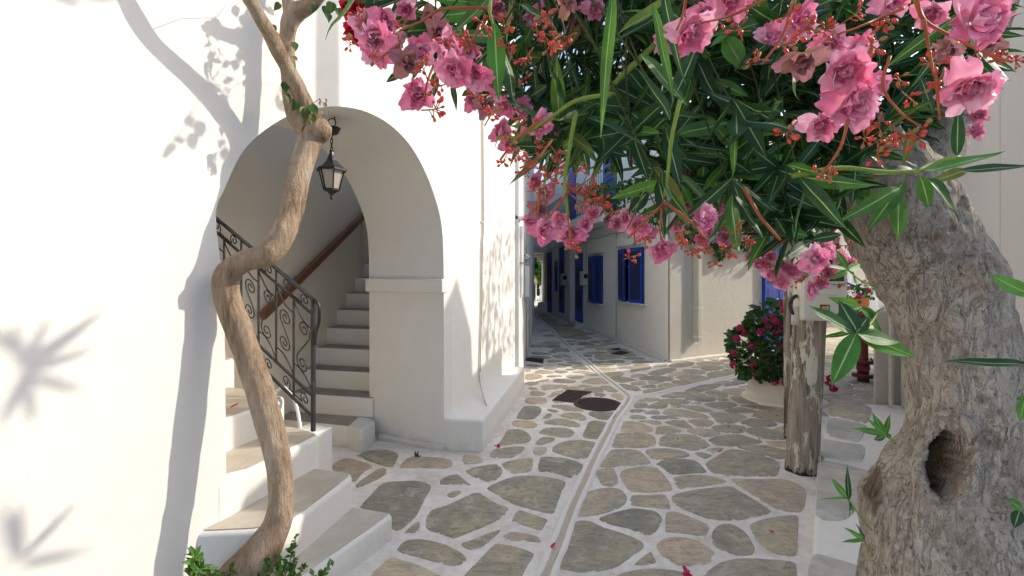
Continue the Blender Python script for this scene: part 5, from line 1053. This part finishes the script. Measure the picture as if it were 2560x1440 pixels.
STEMS = [('r', .52, 5, [(2290, -20), (2310, 50), (2400, 100), (2480, 140), (2530, 155)]), ('r', .52, 4, [(2310, 50), (2322, 120), (2335, 190)]), ('r', .55, 4, [(2260, 20), (2200, 45), (2140, 70), (2095, 85)]), ('r', .55, 4, [(2225, 140), (2207, 215), (2250, 280), (2305, 318)]),
         ('r', .55, 4, [(2120, 300), (2100, 370), (2052, 440)]), ('r', .55, 4, [(1985, 0), (1955, 90), (1905, 160)]), ('r', .58, 4, [(1930, -10), (1830, 38), (1750, 58)]), ('r', .62, 4, [(1718, -20), (1706, 40), (1692, 75)]), ('r', .55, 4, [(2340, 190), (2345, 250), (2350, 300)]),
         ('g', .95, 6, [(1530, 235), (1440, 252), (1380, 292), (1300, 340), (1240, 345)]), ('g', .95, 6, [(1440, 280), (1422, 380), (1413, 450), (1420, 540)]), ('g', .95, 6, [(1700, 250), (1680, 340), (1670, 430), (1660, 500)]), ('r', .93, 4, [(1660, 500), (1650, 560), (1653, 600)]),
         ('r', .93, 4, [(1660, 505), (1720, 548), (1765, 598)]), ('r', .93, 4, [(1658, 510), (1610, 555), (1570, 595)]), ('r', .93, 4, [(1350, 470), (1345, 540)]), ('r', .93, 4, [(1420, 480), (1390, 520), (1360, 560)]), ('r', .93, 4, [(1420, 540), (1425, 580), (1430, 625)]), ('r', .95, 4, [(1420, 470), (1480, 500), (1530, 520)]),
         ('g', 1.15, 10, [(1700, 60), (1640, 110), (1560, 185), (1510, 240)]), ('r', .75, 4, [(1230, 20), (1110, 22), (1050, 55), (1000, 75)]), ('r', .75, 4, [(1000, 110), (950, 145)]), ('r', .75, 4, [(1090, 150), (1070, 200), (1060, 250)]), ('r', .75, 4, [(1200, 60), (1180, 110)]), ('r', .9, 4, [(1350, 300), (1290, 350), (1250, 400)]), ('r', .9, 4, [(1380, 350), (1340, 400), (1300, 420)]),
         ('r', 1.35, 4, [(2100, 560), (2040, 620), (1990, 660)]), ('r', 1.35, 4, [(1990, 580), (1930, 620), (1900, 640)]), ('g', 1.0, 7, [(1980, 440), (2100, 420), (2210, 430), (2300, 428)]), ('g', .8, 6, [(2290, 430), (2340, 405), (2400, 392)]), ('r', 1.0, 5, [(1860, 470), (1900, 540), (1950, 600)]),
         ('r', .58, 4, [(1900, 130), (1890, 155)]), ('g', .55, 6, [(2280, -20), (2300, 30), (2310, 50)]), ('g', .75, 5, [(1230, -30), (1225, 30), (1232, 60)])]
for kind, d, rp, pts in STEMS:
    pp = cat([W(x, y, d+random.uniform(-.02, .02)) for x, y in pts], 5) if len(pts) > 2 else [W(x, y, d) for x, y in pts]
    mk('flower_stalk' if kind == 'r' else 'green_twig', tube(pp, [rp*d/F*(1-.35*i/len(pp)) for i in range(len(pp))], 6), MSTALK if kind == 'r' else MGSTEM, ole, smooth=True)

# ================================================================== BOUGAINVILLEA VINE
vin = empty('bougainvillea_vine', (-1.36, 2.38, 0), 'bare twisting bougainvillea stem climbing in front of the arch', 'vine')
KNOTS = [(668, 632, .020, 22), (560, 700, .010, 20), (812, 330, .018, 20), (706, 1290, .012, 16), (640, 1010, .008, 16), (735, 470, .010, 18), (770, 370, .008, 16), (720, 60, .012, 14), (700, 575, .010, 16), (600, 800, .008, 18), (690, 1120, .007, 14)]
def vtube(path, name, ns=26, amp=.006, seed=0):
    sp = cat([Vector((*W(x, y, d), r*d/F)) for x, y, d, r in path], 9); P3 = [Vector(p[:3]) for p in sp]; rr = [p[3] for p in sp]; P3, fr = frames(P3); V, Fc = [], []
    for i, (p, r, (t, u, b)) in enumerate(zip(P3, rr, fr)):
        for k in range(ns):
            a = 2*math.pi*k/ns; dr = u*math.cos(a)+b*math.sin(a); q = p+dr*r
            q = q+dr*(noise.noise(q*9+Vector((seed, 0, 0)))*amp+.5*amp*math.sin(a*3+i*.05)*.6+noise.noise(Vector((math.cos(a)*4, math.sin(a)*4, i*.06)))*amp*.8+noise.noise(Vector((math.cos(a)*9, math.sin(a)*9, i*.16+seed)))*amp*.55); px = 1280+q.x/q.y*F; py = HOR-(q.z-EYE)/q.y*F
            for kx, ky, ka, ks in KNOTS:
                e2 = ((px-kx)**2+(py-ky)**2)/ks**2
                if e2 < 5: q = q+dr*ka*math.exp(-e2)*(1+.6*noise.noise(q*60))
            V.append(q)
    for i in range(len(P3)-1):
        for k in range(ns): Fc.append((i*ns+k, i*ns+(k+1) % ns, (i+1)*ns+(k+1) % ns, (i+1)*ns+k))
    Fc.append(tuple(range((len(P3)-1)*ns, len(P3)*ns)))
    return mk(name, (V, Fc), MVINE, vin, smooth=True)
vtube([(545, 1580, 2.24, 72), (595, 1460, 2.25, 60), (648, 1385, 2.265, 47), (690, 1315, 2.28, 34), (703, 1250, 2.30, 30), (697, 1160, 2.32, 30), (680, 1080, 2.335, 30), (648, 970, 2.345, 31), (612, 860, 2.355, 31), (580, 780, 2.36, 31), (566, 720, 2.36, 31), (578, 675, 2.36, 30), (620, 650, 2.37, 27), (665, 638, 2.38, 27), (700, 600, 2.41, 29), (722, 545, 2.45, 27), (738, 480, 2.49, 26), (755, 410, 2.54, 28), (775, 350, 2.58, 29), (788, 328, 2.59, 35), (772, 318, 2.60, 36), (752, 305, 2.60, 30)], 'main_stem')
vtube([(790, 322, 2.60, 30), (765, 308, 2.60, 30), (742, 288, 2.61, 24), (726, 240, 2.62, 18), (721, 170, 2.63, 17), (719, 100, 2.63, 18), (726, 58, 2.63, 20), (742, 30, 2.63, 22), (775, 12, 2.60, 17), (805, -20, 2.56, 14), (860, -90, 2.5, 12)], 'branch', seed=4)
vtube([(726, 60, 2.63, 18), (722, 20, 2.64, 14), (716, -40, 2.66, 13), (700, -160, 2.7, 12)], 'branch', 18, seed=6)
vtube([(775, 300, 2.60, 22), (765, 265, 2.585, 20), (740, 215, 2.53, 19), (700, 135, 2.42, 18), (655, 55, 2.30, 17), (605, -30, 2.19, 17), (540, -140, 2.10, 16), (430, -300, 2.0, 14)], 'branch', seed=9)
HV = [leaf_vf(.85, .15, .12, 8, 'heart'), leaf_vf(.8, .3, .35, 8, 'heart', .3)]
HM = [me_of('vine_leaf', *q, [MLEAFV]) for q in HV]
def hleaf(p, d, L, hint):
    Rm, _ = leaf_mat(p, p+d, hint); inst('leaf', random.choice(HM), p, Rm, L, vin)
for x, y, d, L, dx, dz in ((680, 62, 2.36, .055, .3, -1), (687, 78, 2.36, .045, .5, -1), (712, 205, 2.5, .06, .2, -1), (716, 235, 2.5, .05, .5, -1), (762, 268, 2.48, .085, .1, -1), (775, 262, 2.48, .07, .7, -.8), (745, 255, 2.5, .055, -.4, -.8), (780, 285, 2.5, .06, .2, -1), (735, 105, 2.6, .055, .3, -1), (733, 140, 2.6, .04, .6, -.6), (830, 5, 2.5, .07, -.1, -1), (845, 20, 2.5, .06, .3, -1), (815, 15, 2.5, .06, .1, -1), (855, -5, 2.5, .06, .4, -.8), (790, 10, 2.52, .05, -.3, -1), (822, 35, 2.5, .045, .1, -1), (700, 8, 2.5, .05, -.5, -.8)):
    hleaf(W(x, y, d), Vector((dx, -.2, dz)), L, Vector((.5, -.8, .4))+rv(.4))
DRYM = me_of('dry_bract', *leaf_vf(.7, .3, .5, 6, 'heart'), [MDRY])
for k in range(16):
    p = W(790+random.uniform(-12, 35), 250+random.uniform(-10, 40), 2.5); Rm, _ = leaf_mat(p, p+Vector((.4, -.2, -.8))+rv(.6), rv(1)); inst('dry_bract', DRYM, p, Rm, .022, vin)
mk('dry_stalk', tube([W(772, 270, 2.5), W(795, 248, 2.5), W(815, 262, 2.5)], .0018, 5), MDRY, vin)
SHAD = '''540,45 535,62 525,75 600,90 612,120 525,130 545,145 565,150 590,150 600,130 525,205 540,215 555,235 575,225 560,245 625,215 620,230 640,60 585,15 620,20 595,70 520,105 605,110 570,190 690,240 700,250 710,215 560,370 570,395 555,350 470,290 495,303 445,340 425,358 475,335 655,30 670,60 680,20 650,130 630,100'''
V, Fc, UV = [], [], []; VT = []
for tok in SHAD.split():
    x, y = map(float, tok.split(',')); b_ = A(*wall_tz(x, y)); L = .3
    while True:
        p = b_+SUN*L; py = HOR-(p.z-EYE)/p.y*F
        if py < -60 or L > 2.2: break
        L += .05
    VT.append(p.copy())
    for _ in range(1):
        v, f, u = random.choice(HV); dr = Vector((random.uniform(-.4, .4), random.uniform(-.4, .4), -1)); Rm, _l = leaf_mat(p, p+dr, SUN+rv(.5)); n = len(V); s_ = random.uniform(.055, .085)
        V += [p+Rm@Vector(c_)*s_ for c_ in v]; Fc += [tuple(i+n for i in fc) for fc in f]; UV += u
for _ in range(260):                                  # head of the vine above the frame
    p = Vector((random.uniform(-1.5, -.3), random.uniform(1.95, 3.2), random.uniform(3.05, 3.7)))
    if (p.xy-P0).dot(N) < .04 or p.z < EYE+.64*p.y or p.x < -1.1 and p.y < 2.5: continue
    if (p.xy-P0).dot(N) < .5: continue
    h_ = p-SUN*((p.xy-P0).dot(N)/SUN.xy.dot(N)); sx_ = 1280+h_.x/h_.y*F; sy_ = HOR-(h_.z-EYE)/h_.y*F
    if sx_ < 570 and sy_ > -40 or sy_ > 70: continue
    v, f, u = random.choice(HV); Rm, _l = leaf_mat(p, p+rv(1)+Vector((0, 0, -.7)), rv(1)); n = len(V); s_ = random.uniform(.045, .08)
    V += [p+Rm@Vector(c_)*s_ for c_ in v]; Fc += [tuple(i+n for i in fc) for fc in f]; UV += u
tag(mk('leaf_mass', (V, Fc), MLEAFV, vin, smooth=True, uv=UV), kind='stuff')
root_ = W(605, -30, 2.19)
tag(mk('tendrils', join(*[tube([p, p.lerp(q, .5)+Vector((0, 0, .03)), q], .002, 4, False) for p in VT for q in [min([r for r in VT if (r-root_).length < (p-root_).length-1e-4]+[root_], key=lambda r: (r-p).length)]]), MTWIG, vin), kind='stuff')
RFM = [me_of('scarlet_flower', *flower_vf(40+i, 1.1, (5, 5, 4, 0)), [MREDF]) for i in range(2)]
for x, y, s_ in ((878, 8, .085), (895, 25, .07), (865, 25, .06), (885, 78, .075), (905, -5, .08), (893, 95, .05)):
    p = W(x, y, 1.4); Rm = (Vector((.3, -1, -.2))+rv(.5)).to_track_quat('Z', 'Y').to_matrix(); inst('scarlet_bloom', random.choice(RFM), p, Rm, s_, vin)

# ================================================================== GERANIUM PLANTER
pl = empty('round_planter', (3.42, 6.05, 0), 'round whitewashed masonry planter under the geraniums', 'planter')
mk('tub', lathe((3.42, 6.05, 0), [(.44, -.02), (.42, .03), (.40, .10), (.395, .36), (.375, .41), (.33, .41), (.32, .34)], 36), MWcream, pl, smooth=True); mk('skirt', lathe((3.42, 6.05, 0), [(.50, -.01), (.47, .018), (.42, .03), (.39, .035)], 36), MW, pl, smooth=True)
mk('soil', lathe((3.42, 6.05, 0), [(.335, .3), (.335, .37)], 24), MDRY, pl)
ge = empty('geranium_bush', (3.4, 6.05, .4), 'bushy geranium with magenta flower heads spilling over the round planter', 'plant')
def round_leaf(): return leaf_vf(.95, .15, .28, 5, 'round')
RL = round_leaf(); V, Fc, UV = [], [], []
for _ in range(3000):
    a = rv(1)
    if a.length > 1 or a.length < .15: continue
    k = a.length**.35; a = a.normalized()*k; c = Vector((3.10, 5.92, .66)) if _ % 3 else Vector((3.38, 6.02, .84))
    p = c+Vector((a.x*.40, a.y*.40, a.z*.40)); p.x += noise.noise(p*4)*.10; p.z += noise.noise(p*5+Vector((4, 0, 0)))*.10
    if p.z < .28: continue
    dr = a+rv(.6); Rm, _l = leaf_mat(p, p+dr, a*.6+Vector((0, -.3, .8))+rv(.4)); n = len(V); s_ = random.uniform(.05, .085)
    V += [p+Rm@Vector(c_)*s_ for c_ in RL[0]]; Fc += [tuple(i+n for i in fc) for fc in RL[1]]; UV += RL[2]
tag(mk('foliage', (V, Fc), MLEAFD, ge, smooth=True, uv=UV), kind='stuff')
def head_vf(seed):
    rs = random.Random(seed); V, Fc, uv = [], [], []
    for k in range(34):
        d = Vector((rs.gauss(0, 1), rs.gauss(0, 1), rs.gauss(.3, 1))).normalized(); Rm = d.to_track_quat('Z', 'Y').to_matrix()
        for j in range(4):
            v, f, u = petal_vf(.17, .16, .2, .25, j*1.57+rs.random(), 0, .01, rs.random()); n = len(V)
            V += [Rm@Vector(c_)+d*.36*rs.uniform(.8, 1.05) for c_ in v]; Fc += [tuple(i+n for i in q) for q in f]; uv += u
    return V, Fc, uv
GH = [me_of('geranium_head', *head_vf(i), [MMAG]) for i in range(3)]
for x, y in ((240, 525), (268, 560), (220, 592), (203, 680), (490, 383), (505, 420), (435, 462), (390, 483), (455, 487), (365, 550), (463, 550), (520, 540), (410, 520), (320, 748), (410, 727), (335, 795), (425, 780), (458, 790), (498, 713), (510, 747), (450, 852), (515, 858), (198, 750), (490, 505), (315, 640), (475, 640), (770, 860), (800, 890), (780, 830)):
    X, Y = 1750+x/2.4, 600+y/2.4; d = 5.60+random.uniform(-.05, .1)
    p = W(X, Y, d); inst('flower_head', random.choice(GH), p, rv(3), random.uniform(.075, .11), ge)
    mk('flower_stem', tube([p, p.lerp(Vector((3.25, 6.0, .6)), .25)+Vector((0, 0, .01)), p.lerp(Vector((3.25, 6.0, .6)), .5)], .004, 4, False), MGSTEM, ge)
mk('woody_stem', tube([W(1935, 890, 5.6), W(1955, 865, 5.6), W(1972, 845, 5.65)], .012, 6), MDRY, ge)
# trough geraniums across the square
V, Fc, UV = [], [], []
for _ in range(160):
    p = W(2140, 738, 14.2)+Vector((random.uniform(-.42, .42), random.uniform(-.2, .2), random.uniform(-.15, .32))); Rm, _l = leaf_mat(p, p+rv(1), rv(.5)+Vector((0, -.3, .8))); n = len(V)
    V += [p+Rm@Vector(c_)*.11 for c_ in RL[0]]; Fc += [tuple(i+n for i in fc) for fc in RL[1]]; UV += RL[2]
tag(mk('foliage', (V, Fc), MLEAFD, tp, smooth=True, uv=UV), kind='stuff')
for x, y in ((2118, 720), (2160, 705), (2172, 726), (2148, 738)): inst('flower_head', GH[0], W(x, y, 14.0), rv(3), .16, tp)

# ================================================================== CLIMBER ON THE CORNER HOUSE
cl = empty('climbing_plant', fa(1.2, 2.2, .2), 'dark leafy climber hanging over the top of the sunlit corner wall', 'plant')
CR = [(1440, 470), (1600, 440), (1760, 400), (1960, 400), (1990, 610), (1930, 590), (1885, 632), (1850, 618), (1820, 632), (1803, 662), (1785, 625), (1745, 610), (1690, 580), (1600, 545), (1500, 525)]
V, Fc, UV = [], [], []; SLV = leaf_vf(.6, .2, .3, 5, 'heart')
for _ in range(7000):
    x, y = random.uniform(1440, 1990), random.uniform(390, 660)
    if not inside((x, y), CR): continue
    if noise.noise(Vector((x*.02, y*.02, 4)))+.35*noise.noise(Vector((x*.06, y*.06, 1))) < -.10: continue
    r_ = (x-1280)/F; s_ = (r_*FO.y-FO.x)/(FD.x-r_*FD.y); pw = fa(s_, 0); d = pw.y-random.uniform(.03, .55)*(1 if y < 590 else .4)
    if s_ < -.3: d = random.uniform(8.3, 9.0)
    p = W(x, y, d); Rm, _l = leaf_mat(p, p+rv(.8)+Vector((0, 0, -.8)), Vector((.3, -.8, .5))+rv(.6)); n = len(V); k = random.uniform(.07, .13)
    V += [p+Rm@Vector(c_)*k for c_ in SLV[0]]; Fc += [tuple(i+n for i in fc) for fc in SLV[1]]; UV += SLV[2]
tag(mk('foliage', (V, Fc), MLEAFD, cl, smooth=True, uv=UV), kind='stuff')
for pts in ([(1560, 510), (1640, 480), (1720, 500)], [(1700, 560), (1780, 540), (1860, 520), (1930, 520)], [(1800, 540), (1810, 600), (1803, 645)]):
    mk('stem', tube([W(x, y, 8.45) for x, y in pts], .012, 5), MDRY, cl)

# ================================================================== GREENERY BEYOND THE PASSAGE, TREE BEHIND THE OLEANDER
RLs = leaf_vf(.8, .15, .28, 3, 'round')
def leafcloud(e, name, mat, n_, cen, rad, size):
    V, Fc, UV = [], [], []
    while n_ > 0:
        a = rv(1)
        if a.length > 1: continue
        n_ -= 1; p = Vector(cen)+Vector((a.x*rad[0], a.y*rad[1], a.z*rad[2])); Rm, _l = leaf_mat(p, p+rv(1), rv(1)+Vector((.4, -.3, .6))); n = len(V); k = size*random.uniform(.7, 1.3)
        V += [p+Rm@Vector(c_)*k for c_ in RLs[0]]; Fc += [tuple(i+n for i in fc) for fc in RLs[1]]; UV += RLs[2]
    tag(mk(name, (V, Fc), mat, e, smooth=True, uv=UV), kind='stuff')
gb = empty('garden_tree', (1.2, 27.5, 0), 'dark green tree closing the view through the far passage', 'tree')
leafcloud(gb, 'crown', MLEAFD, 2600, (1.2, 27.5, 2.3), (2.6, 1.2, 2.2), .30); mk('trunk', tube([Vector((1.2, 27.5, 0)), Vector((1.25, 27.5, 1.6))], .12, 8), MDRY, gb)
yb = empty('yellow_bush', (1.75, 25.6, 0), 'yellow green bush catching the sun beyond the passage', 'bush')
leafcloud(yb, 'foliage', MSPRIG, 500, (1.75, 25.6, 1.55), (.42, .35, .75), .14); mk('stem', tube([Vector((1.75, 25.6, 0)), Vector((1.75, 25.6, 1.2))], .04, 6), MDRY, yb)
sl = empty('slim_tree', (5.55, 6.75, 0), 'slim leafy tree rising behind the oleander trunk', 'tree')
mk('trunk', tube(cat([Vector((5.62, 6.62, 0)), Vector((5.58, 6.66, 2.0)), Vector((5.4, 6.75, 4.2)), Vector((5.3, 6.85, 5.4))], 4), [.05-.002*i for i in range(13)], 8), MDRY, sl, smooth=True)
V, Fc, UV = [], [], []
def shade_at(x, y, k, drn, hv):
    b_ = side(x, y); p = b_+SUN*(6.4+random.uniform(-.35, .35)); Rm, _l = leaf_mat(p, p+drn, SUN+rv(.5)); n = len(V)
    V.extend([p+Rm@Vector((c_[0]*hv, c_[1], c_[2]))*k for c_ in OVs[0]]); Fc.extend([tuple(i+n for i in fc) for fc in OVs[1]]); UV.extend(OVs[2])
OVs = leaf_vf(.5, .2, .3, 4, 'lance')
for _ in range(520):
    x, y = random.uniform(1205, 1292), random.uniform(540, 900); lo = 600+60*math.sin((x-1205)*.11)+(0 if x < 1262 else -70*math.sin((x-1262)*.1))
    if y < lo or noise.noise(Vector((x*.06, y*.035, 2))) < -.12: continue
    shade_at(x, y, random.uniform(.09, .15), Vector((random.uniform(-.5, .5), random.uniform(-.5, .5), 1 if random.random() < .7 else -.5)), .8)
for x0 in (1252, 1262, 1270, 1280, 1287):
    for k in range(9): shade_at(x0+random.uniform(-3, 3), 740-k*19-random.uniform(0, 8), .11, Vector((random.uniform(-.25, .25), random.uniform(-.25, .25), 1)), .45)
tag(mk('crown', (V, Fc), MLEAFD, sl, smooth=True, uv=UV), kind='stuff')

# ================================================================== SHRUBS AT THE FOOT OF THE WALL
def shrub(name, label, shoots, dens=26, Ls=.032):
    e = empty(name, W(*shoots[0][0]), label, 'plant', None); V, Fc, UV = [], [], []
    for a, b in shoots:
        pa, pb = W(*a), W(*b); mk('stem', tube(cat([pa, (pa+pb)/2+rv(.015), pb], 4), .0026, 5), MGSTEM, e); L0 = (pb-pa).length
        for k in range(max(8, int(dens*L0/.25))):
            t = random.random()**.8; p = pa.lerp(pb, t); dr = (pb-pa).normalized()*.5+rv(1); Rm, _l = leaf_mat(p, p+dr, Vector((.2, -.4, .9))+rv(.5)); n = len(V); s_ = Ls*random.uniform(.6, 1.25)*(1.3-.6*t)
            V += [p+Rm@Vector(c_)*s_ for c_ in OV[0]]; Fc += [tuple(i+n for i in fc) for fc in OV[1]]; UV += OV[2]
    tag(mk('leaves', (V, Fc), MSPRIG, e, smooth=True, uv=UV), kind='stuff'); return e
OV = leaf_vf(.5, .2, .3, 5, 'lance')
shrub('leafy_shrub', 'leafy green shrub at the foot of the vine in front of the lowest step', [((690, 1500, 2.18), (742, 1334, 2.2)), ((680, 1490, 2.18), (700, 1390, 2.2)), ((720, 1500, 2.17), (735, 1395, 2.19)), ((690, 1490, 2.15), (665, 1400, 2.18)), ((700, 1500, 2.15), (762, 1412, 2.17)), ((660, 1500, 2.17), (640, 1420, 2.2)), ((700, 1500, 2.1), (700, 1410, 2.15))], 60)
shrub('low_shoot', 'single leafy shoot in front of the lowest step, right of the leafy shrub', [((770, 1490, 2.12), (832, 1400, 2.15)), ((760, 1490, 2.12), (785, 1430, 2.15))], 40)
shrub('wall_weed', 'green weed with pointed leaves at the foot of the sunlit wall', [((500, 1500, 2.05), (482, 1382, 2.06)), ((505, 1500, 2.05), (498, 1400, 2.06)), ((510, 1500, 2.04), (525, 1420, 2.05))], 34, .055)
shrub('wall_weed', 'dark weed between the sunlit wall and the vine stem', [((560, 1500, 2.15), (548, 1425, 2.17)), ((575, 1500, 2.15), (580, 1420, 2.17)), ((585, 1500, 2.15), (600, 1428, 2.16))], 30, .05)
cr_ = G(1040, 1143); e = empty('paving_weed', cr_, 'tiny weed sprouting from the joint at the foot of the pier', 'plant')
for k in range(9):
    Rm, _l = leaf_mat(cr_, cr_+rv(.6)+Vector((0, 0, .9)), rv(1)); inst('leaf', me_of('weed_leaf', *OV, [MSPRIG]) if k == 0 else bpy.data.meshes['weed_leaf'], cr_+rv(.012), Rm, random.uniform(.03, .055), e)
# ================================================================== FALLEN PETALS
PM = me_of('fallen_petal', *petal_vf(1, .45, .5, .1, 0, 0, .05, 3), [MREDF]); PY = me_of('fallen_leaf', *petal_vf(1, .35, .4, .1, 0, 0, .05, 4), [MLEAFY])
for x, y in ((1610, 1035), (1843, 1031), (1891, 1023), (1895, 1047), (1947, 1043), (1847, 1079), (1929, 1070), (1797, 1134), (1378, 1375), (1935, 1334)):
    o = inst('fallen_petal', PM, G(x, y)+Vector((0, 0, .012)), (0, 0, random.uniform(0, 6)), .042); tag(o, 'small dried red petal lying loose on the paving', 'petal', 'red petals on the paving')
for x, y in ((1817, 1030), (1854, 1032), (1822, 1072), (1604, 1059), (1901, 1104), (1696, 1103)):
    o = inst('fallen_leaf', PY, G(x, y)+Vector((0, 0, .012)), (0, 0, random.uniform(0, 6)), .04); tag(o, 'tiny yellowed leaf lying on the paving', 'leaf', 'leaves on the paving')
MGF = me_of('fallen_bloom', *flower_vf(71, 1.2, (3, 3, 0, 0)), [MMAG])
tag(inst('fallen_bloom', MGF, G(1243, 1123)+Vector((0, 0, .02)), (.5, .4, 1), .07), 'magenta bloom lying on the paving beside the bench', 'flower'); tag(inst('fallen_bloom', MGF, G(1713, 1442)+Vector((0, 0, .02)), (.4, -.3, 2), .07), 'magenta bloom lying at the bottom edge of the paving', 'flower')
tag(inst('fallen_petal', PM, G(577, 1024, .74)+Vector((0, 0, .012)), (0, 0, 1), .05), 'red petal lying on a tread inside the arch', 'petal')
